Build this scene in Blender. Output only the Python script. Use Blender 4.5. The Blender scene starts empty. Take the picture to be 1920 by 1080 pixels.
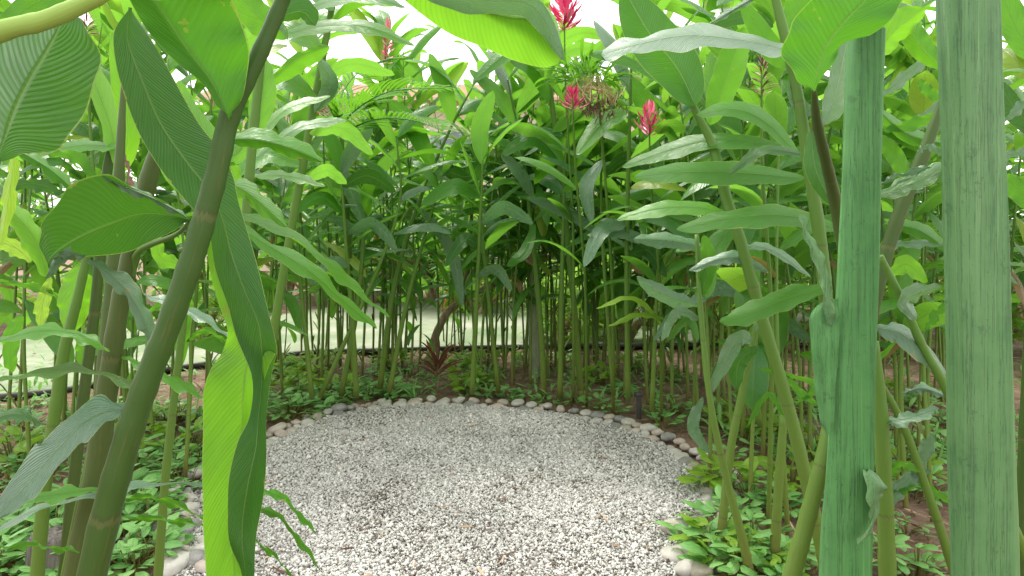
import bpy, math, random
import numpy as np
from mathutils import Vector, noise
random.seed(11)
R = math.radians
S = bpy.context.scene
C = S.collection
# ---------------------------------------------------------------- camera, sky, sun, exposure
F = 1251.0; CAMZ = 1.5; HY = 430.0
cd = bpy.data.cameras.new("camera"); cam = bpy.data.objects.new("camera", cd); C.objects.link(cam)
cam.location = (0, 0, CAMZ); cam.rotation_euler = (R(90), 0, 0)
cd.sensor_width = 36; cd.lens = 36 * F / 1920; cd.shift_y = -(540 - HY) / 1920
cd.clip_start = 0.02; cd.clip_end = 500
S.camera = cam
w = bpy.data.worlds.new("World"); S.world = w; w.use_nodes = True
SUN_EL, SUN_AZ = R(62), R(200)
wn = w.node_tree; wn.nodes.clear()
sky = wn.nodes.new('ShaderNodeTexSky'); sky.sky_type = 'NISHITA'; sky.sun_disc = False
sky.sun_elevation = SUN_EL; sky.sun_rotation = R(-25); sky.dust_density = 3; sky.air_density = 1.2
tc = wn.nodes.new('ShaderNodeTexCoord')
nz = wn.nodes.new('ShaderNodeTexNoise'); nz.inputs['Scale'].default_value = 2.2; nz.inputs['Detail'].default_value = 5
cr = wn.nodes.new('ShaderNodeValToRGB'); cr.color_ramp.elements[0].position = .25; cr.color_ramp.elements[1].position = .5
cr.color_ramp.elements[0].color = (.6, .6, .6, 1)
mx = wn.nodes.new('ShaderNodeMixRGB'); mx.inputs['Color2'].default_value = (12.5, 12.3, 12.0, 1)   # cloud
bg = wn.nodes.new('ShaderNodeBackground'); bg.inputs['Strength'].default_value = 0.11
out = wn.nodes.new('ShaderNodeOutputWorld')
L = wn.links.new
L(tc.outputs['Generated'], nz.inputs['Vector']); L(nz.outputs['Fac'], cr.inputs['Fac']); L(cr.outputs['Color'], mx.inputs['Fac'])
L(sky.outputs['Color'], mx.inputs['Color1'])
# sky gradient added to cut light from behind the camera, for unseen trees
sxyz = wn.nodes.new('ShaderNodeSeparateXYZ'); L(tc.outputs['Generated'], sxyz.inputs[0])
mr = wn.nodes.new('ShaderNodeMapRange'); mr.inputs['From Min'].default_value = -.5; mr.inputs['From Max'].default_value = .45; mr.inputs['To Min'].default_value = .8; mr.inputs['To Max'].default_value = 1.05
L(sxyz.outputs['Y'], mr.inputs['Value']); mm = wn.nodes.new('ShaderNodeMixRGB'); mm.blend_type = 'MULTIPLY'; mm.inputs['Fac'].default_value = 1
L(mx.outputs['Color'], mm.inputs['Color1']); L(mr.outputs['Result'], mm.inputs['Color2']); L(mm.outputs['Color'], bg.inputs['Color']); L(bg.outputs['Background'], out.inputs['Surface'])
sd = bpy.data.lights.new("sun", 'SUN'); sd.energy = 2.4; sd.angle = R(14); sd.color = (1, .96, .88)
so = bpy.data.objects.new("sun", sd); C.objects.link(so)
sdir = Vector((math.sin(R(-25)) * math.cos(SUN_EL), math.cos(R(-25)) * math.cos(SUN_EL), math.sin(SUN_EL)))
so.rotation_euler = sdir.to_track_quat('Z', 'Y').to_euler(); so.location = (0, 0, 12)
S.view_settings.view_transform = 'Standard'; S.view_settings.look = 'None'; S.view_settings.gamma = 1
S.view_settings.exposure = 0.92
S.cycles.max_bounces = 14; S.cycles.transmission_bounces = 8; S.cycles.diffuse_bounces = 8; S.cycles.glossy_bounces = 4
S.cycles.use_adaptive_sampling = False

def P(x, y, d): return Vector(((x - 960) / F * d, d, CAMZ - (y - HY) / F * d))
def G(x, y, z=0.0):
    d = (CAMZ - z) * F / (y - HY); return Vector(((x - 960) / F * d, d, z))

# ---------------------------------------------------------------- materials
def nodes(name):
    m = bpy.data.materials.new(name); m.use_nodes = True
    nt = m.node_tree; return m, nt, nt.nodes['Principled BSDF'], nt.nodes['Material Output']
def N(nt, t, **k):
    n = nt.nodes.new(t)
    for a, b in k.items():
        if a in n.inputs.keys() if hasattr(n.inputs, 'keys') else False: n.inputs[a].default_value = b
        else: setattr(n, a, b)
    return n
def mth(nt, op, a, b=None, c=None):
    n = nt.nodes.new('ShaderNodeMath'); n.operation = op
    for i, v in enumerate((a, b, c)):
        if v is None: continue
        if isinstance(v, (int, float)): n.inputs[i].default_value = v
        else: nt.links.new(v, n.inputs[i])
    return n.outputs[0]
def mixc(nt, f, a, b, bt='MIX'):
    n = nt.nodes.new('ShaderNodeMixRGB'); n.blend_type = bt
    for k, v in (('Fac', f), ('Color1', a), ('Color2', b)):
        if isinstance(v, (int, float)): n.inputs[k].default_value = v
        elif isinstance(v, tuple): n.inputs[k].default_value = (*v, 1) if len(v) == 3 else v
        else: nt.links.new(v, n.inputs[k])
    return n.outputs[0]
def ramp(nt, f, stops):
    n = nt.nodes.new('ShaderNodeValToRGB'); e = n.color_ramp.elements
    while len(e) < len(stops): e.new(.5)
    for i, (p, c) in enumerate(stops): e[i].position = p; e[i].color = (*c, 1)
    nt.links.new(f, n.inputs['Fac']); return n.outputs['Color']
def noi(nt, vec, sc, det=3, rough=.5):
    n = nt.nodes.new('ShaderNodeTexNoise'); n.inputs['Scale'].default_value = sc
    n.inputs['Detail'].default_value = det; n.inputs['Roughness'].default_value = rough
    if vec is not None: nt.links.new(vec, n.inputs['Vector'])
    return n.outputs['Fac']
def leaf_mat(name, c0, c1, c2, tcol, tf=.42, rough=.33, freq=90, spec=.4, bump=.6, edge=(.35, .45, .12), spots=.62):
    m, nt, b, o = nodes(name)
    uv = nt.nodes.new('ShaderNodeUVMap'); sp = nt.nodes.new('ShaderNodeSeparateXYZ'); nt.links.new(uv.outputs[0], sp.inputs[0])
    u, v = sp.outputs['X'], sp.outputs['Y']
    av = mth(nt, 'ABSOLUTE', v)
    at = nt.nodes.new('ShaderNodeAttribute'); at.attribute_name = 'rnd'; rn = at.outputs['Fac']
    geo = nt.nodes.new('ShaderNodeNewGeometry')
    ph = mth(nt, 'SUBTRACT', mth(nt, 'MULTIPLY', u, freq), mth(nt, 'MULTIPLY', av, freq * .075))
    fine = mth(nt, 'SINE', mth(nt, 'MULTIPLY', ph, 6.2832))
    cv = nt.nodes.new('ShaderNodeCombineXYZ'); nt.links.new(mth(nt, 'MULTIPLY', ph, .35), cv.inputs[0]); nt.links.new(mth(nt, 'MULTIPLY', rn, 31.), cv.inputs[1])
    nt.links.new(mth(nt, 'MULTIPLY', v, .6), cv.inputs[2]); 
    band = noi(nt, cv.outputs[0], 2.0, 3, .6)
    big = noi(nt, geo.outputs['Position'], 9, 4, .6); wide2 = noi(nt, geo.outputs['Position'], 30, 2)
    col = ramp(nt, rn, [(0, c0), (.5, c1), (1, c2)])
    col = mixc(nt, mth(nt, 'MULTIPLY', mth(nt, 'SUBTRACT', band, .3), .8), col, (c0[0] * .5, c0[1] * .5, c0[2] * .5))
    col = mixc(nt, mth(nt, 'MULTIPLY', mth(nt, 'MULTIPLY', mth(nt, 'GREATER_THAN', fine, .7), wide2), .34), col, (.12, .28, .06))
    col = mixc(nt, mth(nt, 'MULTIPLY', big, .35), col, c2)
    rib = mth(nt, 'SUBTRACT', 1., mth(nt, 'SMOOTH_MIN', mth(nt, 'MULTIPLY', av, 18.), 1., .2))
    rib = mth(nt, 'MAXIMUM', rib, 0.)
    col = mixc(nt, mth(nt, 'MULTIPLY', rib, .6), col, (.20, .34, .09))
    ed = mth(nt, 'GREATER_THAN', av, .975)
    col = mixc(nt, mth(nt, 'MULTIPLY', ed, .6), col, edge)
    sn = noi(nt, geo.outputs['Position'], 23, 4, .65)
    yl = mth(nt, 'MULTIPLY', mth(nt, 'GREATER_THAN', rn, 1.05), .65); dd_ = mth(nt, 'MULTIPLY', mth(nt, 'GREATER_THAN', rn, 1.5), .92)
    col = mixc(nt, yl, col, (.34, .38, .05)); col = mixc(nt, dd_, col, (.24, .15, .07))
    eb = mth(nt, 'GREATER_THAN', mth(nt, 'ADD', av, mth(nt, 'MULTIPLY', sn, .9)), 1.52)
    col = mixc(nt, mth(nt, 'MULTIPLY', eb, .7), col, (.30, .25, .07))
    spf = mth(nt, 'MULTIPLY', mth(nt, 'GREATER_THAN', sn, spots + .08), .75)
    col = mixc(nt, spf, col, (.26, .2, .05))
    nt.links.new(col, b.inputs['Base Color'])
    nt.links.new(mth(nt, 'ADD', mth(nt, 'MULTIPLY', big, .3), rough - .12), b.inputs['Roughness']); b.inputs['Specular IOR Level'].default_value = spec
    bp = nt.nodes.new('ShaderNodeBump'); bp.inputs['Strength'].default_value = bump; bp.inputs['Distance'].default_value = .004
    h = mth(nt, 'ADD', mth(nt, 'MULTIPLY', band, 1.2), mth(nt, 'MULTIPLY', fine, .14))
    h = mth(nt, 'ADD', h, mth(nt, 'MULTIPLY', rib, -1.2))
    nt.links.new(h, bp.inputs['Height']); nt.links.new(bp.outputs[0], b.inputs['Normal'])
    tr = nt.nodes.new('ShaderNodeBsdfTranslucent')
    tcc = mixc(nt, .35, tcol, col, 'MIX'); tcc = mixc(nt, mth(nt, 'MULTIPLY', band, .5), tcc, tuple(x * .55 for x in tcol))
    tcc = mixc(nt, mth(nt, 'MULTIPLY', rib, .5), tcc, (.08, .16, .03)); tcc = mixc(nt, dd_, tcc, (.2, .12, .04)); tcc = mixc(nt, mth(nt, 'MULTIPLY', mth(nt, 'GREATER_THAN', fine, .5), .25), tcc, (.1, .3, .02))
    nt.links.new(tcc, tr.inputs['Color'])
    ms = nt.nodes.new('ShaderNodeMixShader'); ms.inputs[0].default_value = tf
    nt.links.new(b.outputs[0], ms.inputs[1]); nt.links.new(tr.outputs[0], ms.inputs[2]); nt.links.new(ms.outputs[0], o.inputs['Surface'])
    return m
M = {}
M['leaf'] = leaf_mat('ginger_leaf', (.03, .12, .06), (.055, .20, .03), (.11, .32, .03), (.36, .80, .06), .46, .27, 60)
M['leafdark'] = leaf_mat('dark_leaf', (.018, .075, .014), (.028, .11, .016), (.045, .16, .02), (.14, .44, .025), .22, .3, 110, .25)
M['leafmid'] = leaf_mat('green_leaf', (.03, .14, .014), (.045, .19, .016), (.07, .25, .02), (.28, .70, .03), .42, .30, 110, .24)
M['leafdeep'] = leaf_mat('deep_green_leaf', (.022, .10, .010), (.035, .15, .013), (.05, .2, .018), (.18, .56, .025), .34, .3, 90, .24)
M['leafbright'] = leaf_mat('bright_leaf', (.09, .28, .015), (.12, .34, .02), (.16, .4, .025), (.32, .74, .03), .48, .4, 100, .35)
M['leafblue'] = leaf_mat('sky_sheen_leaf', (.07, .16, .10), (.09, .19, .11), (.12, .23, .12), (.20, .48, .10), .25, .26, 110, .8)  # bluish sky reflection of glossy leaf tops, put into the base colour
M['cover'] = leaf_mat('ground_leaf', (.10, .30, .07), (.17, .42, .10), (.30, .58, .18), (.35, .7, .12), .3, .4, 40)
M['lime'] = leaf_mat('lime_leaf', (.16, .36, .03), (.24, .44, .035), (.32, .52, .05), (.5, .8, .08), .45, .45, 40)
M['redleaf'] = leaf_mat('cordyline_leaf', (.07, .035, .03), (.13, .035, .025), (.22, .07, .03), (.4, .1, .04), .3, .35, 60, edge=(.4, .1, .05))
def simple(name, stops, sc=8, rough=.6, bump=.3, bs=60, stretch=None, dist=.01, attr=None, spec=.4):
    m, nt, b, o = nodes(name)
    t = nt.nodes.new('ShaderNodeTexCoord'); vec = t.outputs['Object']
    if stretch:
        mp = nt.nodes.new('ShaderNodeMapping'); mp.inputs['Scale'].default_value = stretch
        nt.links.new(vec, mp.inputs[0]); vec = mp.outputs[0]
    f = noi(nt, vec, sc, 6, .62)
    if attr:
        at = nt.nodes.new('ShaderNodeAttribute'); at.attribute_name = 'rnd'
        f = mth(nt, 'ADD', mth(nt, 'MULTIPLY', f, 1 - attr), mth(nt, 'MULTIPLY', at.outputs['Fac'], attr))
    nt.links.new(ramp(nt, f, stops), b.inputs['Base Color'])
    b.inputs['Roughness'].default_value = rough; b.inputs['Specular IOR Level'].default_value = spec
    bp = nt.nodes.new('ShaderNodeBump'); bp.inputs['Strength'].default_value = bump; bp.inputs['Distance'].default_value = dist
    nt.links.new(noi(nt, vec, bs, 6, .65), bp.inputs['Height']); nt.links.new(bp.outputs[0], b.inputs['Normal'])
    return m
def stem_mat(name, low, mid, top, brown=.25):
    m, nt, b, o = nodes(name)
    g = nt.nodes.new('ShaderNodeNewGeometry'); sp = nt.nodes.new('ShaderNodeSeparateXYZ'); nt.links.new(g.outputs['Position'], sp.inputs[0])
    uv = nt.nodes.new('ShaderNodeUVMap'); mp = nt.nodes.new('ShaderNodeMapping'); mp.inputs['Scale'].default_value = (4, 14, 1)
    nt.links.new(uv.outputs[0], mp.inputs[0])
    st = noi(nt, mp.outputs[0], 2.2, 5, .65)
    z = mth(nt, 'ADD', mth(nt, 'MULTIPLY', sp.outputs['Z'], .6), mth(nt, 'MULTIPLY', mth(nt, 'SUBTRACT', st, .5), .35))
    at = nt.nodes.new('ShaderNodeAttribute'); at.attribute_name = 'rnd'
    col = ramp(nt, z, [(.0, low), (.16, mid), (.75, top)])
    col = mixc(nt, mth(nt, 'MULTIPLY', mth(nt, 'GREATER_THAN', st, .6), brown), col, (.22, .13, .05))
    col = mixc(nt, mth(nt, 'MULTIPLY', at.outputs['Fac'], .6), col, (.24, .16, .08))
    su = nt.nodes.new('ShaderNodeSeparateXYZ'); nt.links.new(uv.outputs[0], su.inputs[0])
    fr = mth(nt, 'FRACT', mth(nt, 'ADD', mth(nt, 'MULTIPLY', su.outputs[0], 2.1), mth(nt, 'MULTIPLY', st, .08)))
    col = mixc(nt, mth(nt, 'MULTIPLY', mth(nt, 'LESS_THAN', fr, .02), .35), col, (.20, .17, .08))
    col = mixc(nt, mth(nt, 'MULTIPLY', mth(nt, 'GREATER_THAN', fr, .985), .4), col, (.06, .07, .02))
    st2 = noi(nt, mp.outputs[0], 7, 4, .6); col = mixc(nt, mth(nt, 'MULTIPLY', st2, .5), col, tuple(x * .45 for x in top))
    nt.links.new(col, b.inputs['Base Color']); b.inputs['Roughness'].default_value = .5; b.inputs['Specular IOR Level'].default_value = .3
    bp = nt.nodes.new('ShaderNodeBump'); bp.inputs['Strength'].default_value = .25; bp.inputs['Distance'].default_value = .003
    nt.links.new(st, bp.inputs['Height']); nt.links.new(bp.outputs[0], b.inputs['Normal'])
    return m
M['stem'] = stem_mat('cane_skin', (.19, .15, .04), (.15, .23, .035), (.10, .22, .032), .15)
M['stemdark'] = stem_mat('dark_cane_skin', (.10, .09, .025), (.07, .115, .02), (.05, .115, .02), .3)
M['stempale'] = stem_mat('pale_petiole_skin', (.3, .42, .09), (.30, .46, .09), (.32, .50, .10), .0)
M['soil'] = simple('soil', [(.3, (.13, .075, .05)), (.5, (.23, .145, .10)), (.72, (.36, .26, .18))], 5, .95, 1, 35, dist=.04)
M['litter'] = simple('leaf_litter', [(.2, (.09, .045, .025)), (.5, (.25, .14, .08)), (.8, (.5, .36, .24))], 6, .8, .3, 40, attr=.8)
M['gravelbed'] = simple('gravel_bed', [(.3, (.22, .2, .18)), (.7, (.45, .43, .4))], 60, .9, 1, 90)
M['stone_white'] = simple('white_stone', [(.3, (.31, .29, .25)), (.5, (.47, .45, .41)), (.7, (.56, .54, .51))], 7, .7, .3, 30)
M['stone_pink'] = simple('pinkish_stone', [(.3, (.29, .23, .19)), (.5, (.44, .38, .33)), (.7, (.53, .48, .43))], 7, .7, .3, 30)
M['stone_tan'] = simple('tan_stone', [(.3, (.2, .175, .135)), (.5, (.34, .31, .25)), (.7, (.42, .39, .33))], 7, .7, .3, 30)
M['stone_grey'] = simple('grey_stone', [(.3, (.14, .14, .13)), (.5, (.25, .245, .23)), (.7, (.36, .355, .34))], 7, .7, .3, 30)
M['path'] = simple('path_concrete', [(.3, (.11, .18, .08)), (.48, (.21, .25, .15)), (.68, (.34, .335, .28))], .9, .8, .2, 50)
M['dark'] = simple('dark_edging', [(.3, (.03, .03, .03)), (.7, (.07, .065, .06))], 20, .6, .2, 60)
M['plaster'] = simple('cream_plaster', [(.3, (.60, .50, .38)), (.7, (.78, .64, .48))], 1.5, .85, .1, 60)
M['tile'] = simple('roof_tile', [(.3, (.5, .34, .24)), (.7, (.66, .5, .38))], 3, .8, .4, 20)
M['pane'] = simple('window_glass', [(.3, (.12, .15, .16)), (.7, (.2, .24, .25))], 2, .1, .0, 5)
M['bark'] = simple('bark', [(.25, (.14, .09, .055)), (.5, (.34, .24, .16)), (.75, (.52, .42, .32))], 4, .85, .8, 14, (6, 6, 1), .02)
M['palebark'] = simple('pale_bark', [(.25, (.18, .2, .12)), (.5, (.31, .34, .21)), (.75, (.44, .45, .33))], 5, .85, .5, 14, (3, 3, 1), .01)
M['stumpwood'] = simple('weathered_wood', [(.25, (.07, .06, .05)), (.5, (.18, .16, .14)), (.75, (.33, .31, .28))], 5, .9, .9, 14, (9, 9, 1), .02)
M['bract'] = simple('crimson_bract', [(.25, (.55, .015, .10)), (.5, (.8, .05, .22)), (.8, (.92, .30, .42))], 20, .4, .1, 40, attr=.5)
M['dry'] = simple('dry_bract', [(.25, (.10, .06, .04)), (.5, (.24, .14, .09)), (.8, (.42, .3, .2))], 20, .7, .3, 40, attr=.5)
M['straw'] = simple('tan_root', [(.25, (.3, .22, .1)), (.5, (.5, .42, .2)), (.8, (.62, .55, .3))], 14, .6, .2, 40, attr=.4)
M['orange'] = simple('orange_plastic', [(.3, (.8, .18, .03)), (.7, (.9, .25, .05))], 5, .5, .1, 10)
def wood(name, base, pale, dk):
    m, nt, b, o = nodes(name)
    t = nt.nodes.new('ShaderNodeTexCoord'); mp = nt.nodes.new('ShaderNodeMapping'); mp.inputs['Scale'].default_value = (22, 22, .5)
    nt.links.new(t.outputs['Object'], mp.inputs[0])
    a = noi(nt, mp.outputs[0], 1.6, 8, .68)
    mp2 = nt.nodes.new('ShaderNodeMapping'); mp2.inputs['Scale'].default_value = (85, 85, .9); nt.links.new(t.outputs['Object'], mp2.inputs[0])
    f2 = noi(nt, mp2.outputs[0], 1., 5, .6)
    blot = noi(nt, t.outputs['Object'], 5, 6, .7)
    col = ramp(nt, a, [(.34, dk), (.46, base), (.54, base), (.64, pale)])
    col = mixc(nt, mth(nt, 'MULTIPLY', mth(nt, 'SUBTRACT', f2, .35), 1.1), col, base)
    col = mixc(nt, mth(nt, 'MULTIPLY', mth(nt, 'GREATER_THAN', f2, .64), .55), col, dk)
    bl = ramp(nt, blot, [(.35, (0, 0, 0)), (.62, (1, 1, 1))])
    col = mixc(nt, mixc(nt, .65, (0, 0, 0), bl), col, mixc(nt, .5, base, pale))
    spk = noi(nt, t.outputs['Object'], 120, 3, .6)
    col = mixc(nt, mth(nt, 'MULTIPLY', mth(nt, 'GREATER_THAN', spk, .69), .5), col, dk)
    mp3 = nt.nodes.new('ShaderNodeMapping'); mp3.inputs['Scale'].default_value = (38, 38, .55); nt.links.new(t.outputs['Object'], mp3.inputs[0])
    crk = noi(nt, mp3.outputs[0], 1., 6, .75)
    cm = mth(nt, 'LESS_THAN', mth(nt, 'ABSOLUTE', mth(nt, 'SUBTRACT', crk, .5)), .007)
    col = mixc(nt, mth(nt, 'MULTIPLY', cm, .6), col, dk)
    gr = noi(nt, t.outputs['Object'], 14, 8, .75); col = mixc(nt, mth(nt, 'MULTIPLY', mth(nt, 'GREATER_THAN', gr, .6), .35), col, dk)
    nt.links.new(col, b.inputs['Base Color']); b.inputs['Roughness'].default_value = .62
    bp = nt.nodes.new('ShaderNodeBump'); bp.inputs['Strength'].default_value = .55; bp.inputs['Distance'].default_value = .004
    nt.links.new(mth(nt, 'SUBTRACT', mth(nt, 'ADD', a, mth(nt, 'MULTIPLY', f2, .8)), mth(nt, 'MULTIPLY', cm, 1.)), bp.inputs['Height']); nt.links.new(bp.outputs[0], b.inputs['Normal'])
    return m
M['post'] = wood('green_painted_wood', (.05, .19, .045), (.13, .33, .10), (.016, .065, .022))
M['post2'] = wood('faded_green_wood', (.07, .19, .06), (.18, .33, .135), (.02, .07, .026))

# ---------------------------------------------------------------- mesh builder
class MB:
    def __init__(s): s.v = []; s.f = []; s.uv = []; s.r = []
    def grid(s, rows, uvs, rnd, wrap=False):
        b = len(s.v); n = len(rows[0])
        for i, row in enumerate(rows):
            for j, p in enumerate(row):
                s.v.append(tuple(p)); s.uv.append(uvs[i][j]); s.r.append(rnd)
        for i in range(len(rows) - 1):
            for j in range(n - (0 if wrap else 1)):
                k = (j + 1) % n
                s.f.append((b + i * n + j, b + i * n + k, b + (i + 1) * n + k, b + (i + 1) * n + j))
    def face(s, pts, rnd=0.5):
        b = len(s.v)
        for p in pts: s.v.append(tuple(p)); s.uv.append((0, 0)); s.r.append(rnd)
        s.f.append(tuple(range(b, b + len(pts))))
    def box(s, x0, x1, y0, y1, z0, z1):
        b = len(s.v)
        for p in ((x0,y0,z0),(x1,y0,z0),(x1,y1,z0),(x0,y1,z0),(x0,y0,z1),(x1,y0,z1),(x1,y1,z1),(x0,y1,z1)):
            s.v.append(p); s.uv.append((0, 0)); s.r.append(.5)
        for q in ((0,3,2,1),(4,5,6,7),(0,1,5,4),(1,2,6,5),(2,3,7,6),(3,0,4,7)): s.f.append(tuple(b + i for i in q))
    def build(s, name, mat, parent=None, smooth=True, loc=None):
        me = bpy.data.meshes.new(name); me.from_pydata(s.v, [], s.f)
        uvl = me.uv_layers.new(name='UVMap')
        li = np.empty(len(me.loops), dtype=np.int32); me.loops.foreach_get('vertex_index', li)
        uvl.data.foreach_set('uv', np.array(s.uv, dtype=np.float32)[li].ravel())
        a = me.attributes.new('rnd', 'FLOAT', 'POINT'); a.data.foreach_set('value', np.array(s.r, dtype=np.float32))
        if smooth: me.polygons.foreach_set('use_smooth', np.ones(len(me.polygons), dtype=bool))
        me.materials.append(mat); me.update()
        o = bpy.data.objects.new(name, me); C.objects.link(o)
        if parent is not None: o.parent = parent; o.matrix_parent_inverse.identity(); 
        if parent is not None and parent.type == 'EMPTY' and loc is None:
            off = parent.location
            if off.length > 0:
                co = np.array(s.v, dtype=np.float32) - np.array(off, dtype=np.float32)
                me.vertices.foreach_set('co', co.ravel()); me.update()
        elif parent is not None and parent.type == 'MESH' and parent.parent is not None:
            off = parent.parent.location; co = np.array(s.v, dtype=np.float32) - np.array(off, dtype=np.float32)
            me.vertices.foreach_set('co', co.ravel()); me.update()
        return o
def tag(o, label=None, cat=None, group=None, kind=None):
    for k, v in (('label', label), ('category', cat), ('group', group), ('kind', kind)):
        if v: o[k] = v
    return o
def thing(name, loc, label, cat, group=None):
    o = bpy.data.objects.new(name, None); C.objects.link(o); o.location = loc; o.empty_display_size = .1
    return tag(o, label, cat, group)
def cat_rom(P0, n):
    """n samples along Catmull-Rom through points (np arrays)"""
    A = [np.array(p, dtype=float) for p in P0]
    A = [2 * A[0] - A[1]] + A + [2 * A[-1] - A[-2]]
    segs = len(A) - 3; out_ = []
    for i in range(n):
        t = i / (n - 1) * segs; k = min(int(t), segs - 1); t -= k
        a, b, c, d = A[k:k + 4]
        out_.append(.5 * (2 * b + (c - a) * t + (2 * a - 5 * b + 4 * c - d) * t * t + (3 * b - a - 3 * c + d) * t ** 3))
    return out_
def tube(mb, pts, rad, n=10, segs=None, rnd=0., nodes_=0, caps=True, flat=1.):
    data = [np.array([*p, r]) for p, r in zip(pts, rad)]
    segs = segs or (len(pts) - 1) * 5 + 1
    s = cat_rom(data, segs)
    rows, uvs = [], []; ln = 0
    up = Vector((0, 0, 1)); prev = None; ref = None
    for i, q in enumerate(s):
        p = Vector(q[:3]); nx = Vector(s[min(i + 1, segs - 1)][:3]); pv = Vector(s[max(i - 1, 0)][:3])
        t = (nx - pv).normalized()
        if ref is None: ref = Vector((1, 0, 0)) if abs(t.x) < .8 else Vector((0, 1, 0))
        a = (ref - t * ref.dot(t)).normalized(); ref = a; b = t.cross(a)
        if prev is not None: ln += (p - prev).length
        prev = p; r = max(q[3], .0004)
        if nodes_ and i % nodes_ == 0: r *= 1.07
        rows.append([p + a * (r * math.cos(k * 2 * math.pi / n)) + b * (r * flat * math.sin(k * 2 * math.pi / n)) for k in range(n)])
        uvs.append([(ln, k / n) for k in range(n)])
    b0 = len(mb.v); mb.grid(rows, uvs, rnd, wrap=True)
    if caps:
        mb.f.append(tuple(b0 + k for k in range(n))[::-1]); mb.f.append(tuple(b0 + (segs - 1) * n + k for k in range(n)))
def prof(t):
    return max(0., (t ** .62) * ((1 - t) ** .6)) / .655 if 0 < t < 1 else 0.
def leaf(mb, base, az, el, ln, wd, droop=1.0, roll=0., fold=.25, rip=.0, nu=9, half=2, rnd=None, side=0., pet=.06):
    """arching leaf blade grown from base; az azimuth, el start elevation, droop radians over length"""
    rnd = random.random() if rnd is None else rnd
    p = Vector(base); e = el; a_ = az; rows, uvs = [], []; st = ln / nu; k0 = random.random() * 6
    for i in range(nu + 1):
        t = i / nu
        d = Vector((math.cos(a_) * math.cos(e), math.sin(a_) * math.cos(e), math.sin(e)))
        sd_ = Vector((-math.sin(a_), math.cos(a_), 0)); up = d.cross(sd_) * -1
        rr = roll + side * t; s2 = sd_ * math.cos(rr) + up * math.sin(rr); u2 = up * math.cos(rr) - sd_ * math.sin(rr)
        tt = max(0, (t - pet) / (1 - pet)); wv = wd * .5 * prof(tt) if 0 < t < 1 else 0.0015
        wv = max(wv, .0015)
        row, uv = [], []
        for j in range(-half, half + 1):
            q = j / half
            z = abs(q) ** 1.3 * fold * wv + rip * math.sin(k0 + t * 19 + (2 if q > 0 else 0)) * q * q * wd
            row.append(p + s2 * (q * wv) + u2 * z); uv.append((t * ln, q))
        rows.append(row); uvs.append(uv)
        p = p + d * st; e -= droop / nu * (0.5 + t); a_ += side * .15 / nu
    mb.grid(rows, uvs, rnd)
def pxleaf(mb, mid, wl, wr, tl=0., tr=0., cup=.0, rip=.004, nu=44, half=6, rnd=None, blunt=1., pet=.0, ripf=15):
    """large leaf: midrib through real points given as (pixel x, pixel y, distance), blade half-widths in px at that distance"""
    rnd = random.random() if rnd is None else rnd
    s = cat_rom(mid, nu + 1); rows, uvs = [], []; ln = 0; prev = None; k0 = random.random() * 9
    for i, q in enumerate(s):
        t = i / nu; nx = s[min(i + 1, nu)]; pv = s[max(i - 1, 0)]
        dx, dy = nx[0] - pv[0], nx[1] - pv[1]; l = math.hypot(dx, dy) or 1; nxv, nyv = dy / l, -dx / l
        tt = max(0, (t - pet) / (1 - pet)); w_ = max(prof(tt) ** blunt, .012)
        mp = P(q[0], q[1], q[2])
        if prev is not None: ln += (mp - prev).length
        prev = mp; row, uv = [], []
        for j in range(-half, half + 1):
            v = j / half; hw = (wl if v < 0 else wr) * w_; td = (tl if v < 0 else tr) * w_
            a = abs(v)
            rp = rip * math.sin(k0 + t * ripf + (1.7 if v > 0 else 0)) * a * a * min(1, w_ * 1.5) + rip * .5 * math.sin(k0 * 2 + t * ripf * 2.3 + v * 3) * a * a
            dd = q[2] + td * (a ** 1.2) + cup * math.sin(a * math.pi) * w_ * .3
            pt = P(q[0] + nxv * hw * v, q[1] + nyv * hw * v, q[2]); pt = pt + (pt - Vector((0, 0, CAMZ))).normalized() * (dd - q[2]) + Vector((0, 0, rp)) + Vector((0, rp, 0))
            row.append(pt); uv.append((ln, v))
        rows.append(row); uvs.append(uv)
    mb.grid(rows, uvs, rnd)
def rowleaf(mb, rws, nu=44, half=6, rip=.006, bulge=.0, rnd=None, ripf=30):
    """leaf given by cross-sections: (xl,yl, xm,ym, xr,yr, dl,dm,dr)"""
    rnd = random.random() if rnd is None else rnd
    s = cat_rom(rws, nu + 1); rows, uvs = [], []; ln = 0; prev = None; k0 = random.random() * 9
    for i, q in enumerate(s):
        t = i / nu; Lp, Mp, Rp = P(q[0], q[1], q[6]), P(q[2], q[3], q[7]), P(q[4], q[5], q[8])
        if prev is not None: ln += (Mp - prev).length
        prev = Mp; row, uv = [], []
        nrm = (Rp - Lp).cross(Vector((0, 0, 1))); nrm = nrm.normalized() if nrm.length > 1e-6 else Vector((0, 1, 0))
        for j in range(-half, half + 1):
            v = j / half; a = abs(v); E = Lp if v < 0 else Rp
            pt = Mp.lerp(E, a) + nrm * (rip * math.sin(k0 + t * ripf + (2 if v > 0 else 0)) * a * a + bulge * math.sin(a * math.pi))
            row.append(pt); uv.append((ln, v))
        rows.append(row); uvs.append(uv)
    mb.grid(rows, uvs, rnd)
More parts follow.
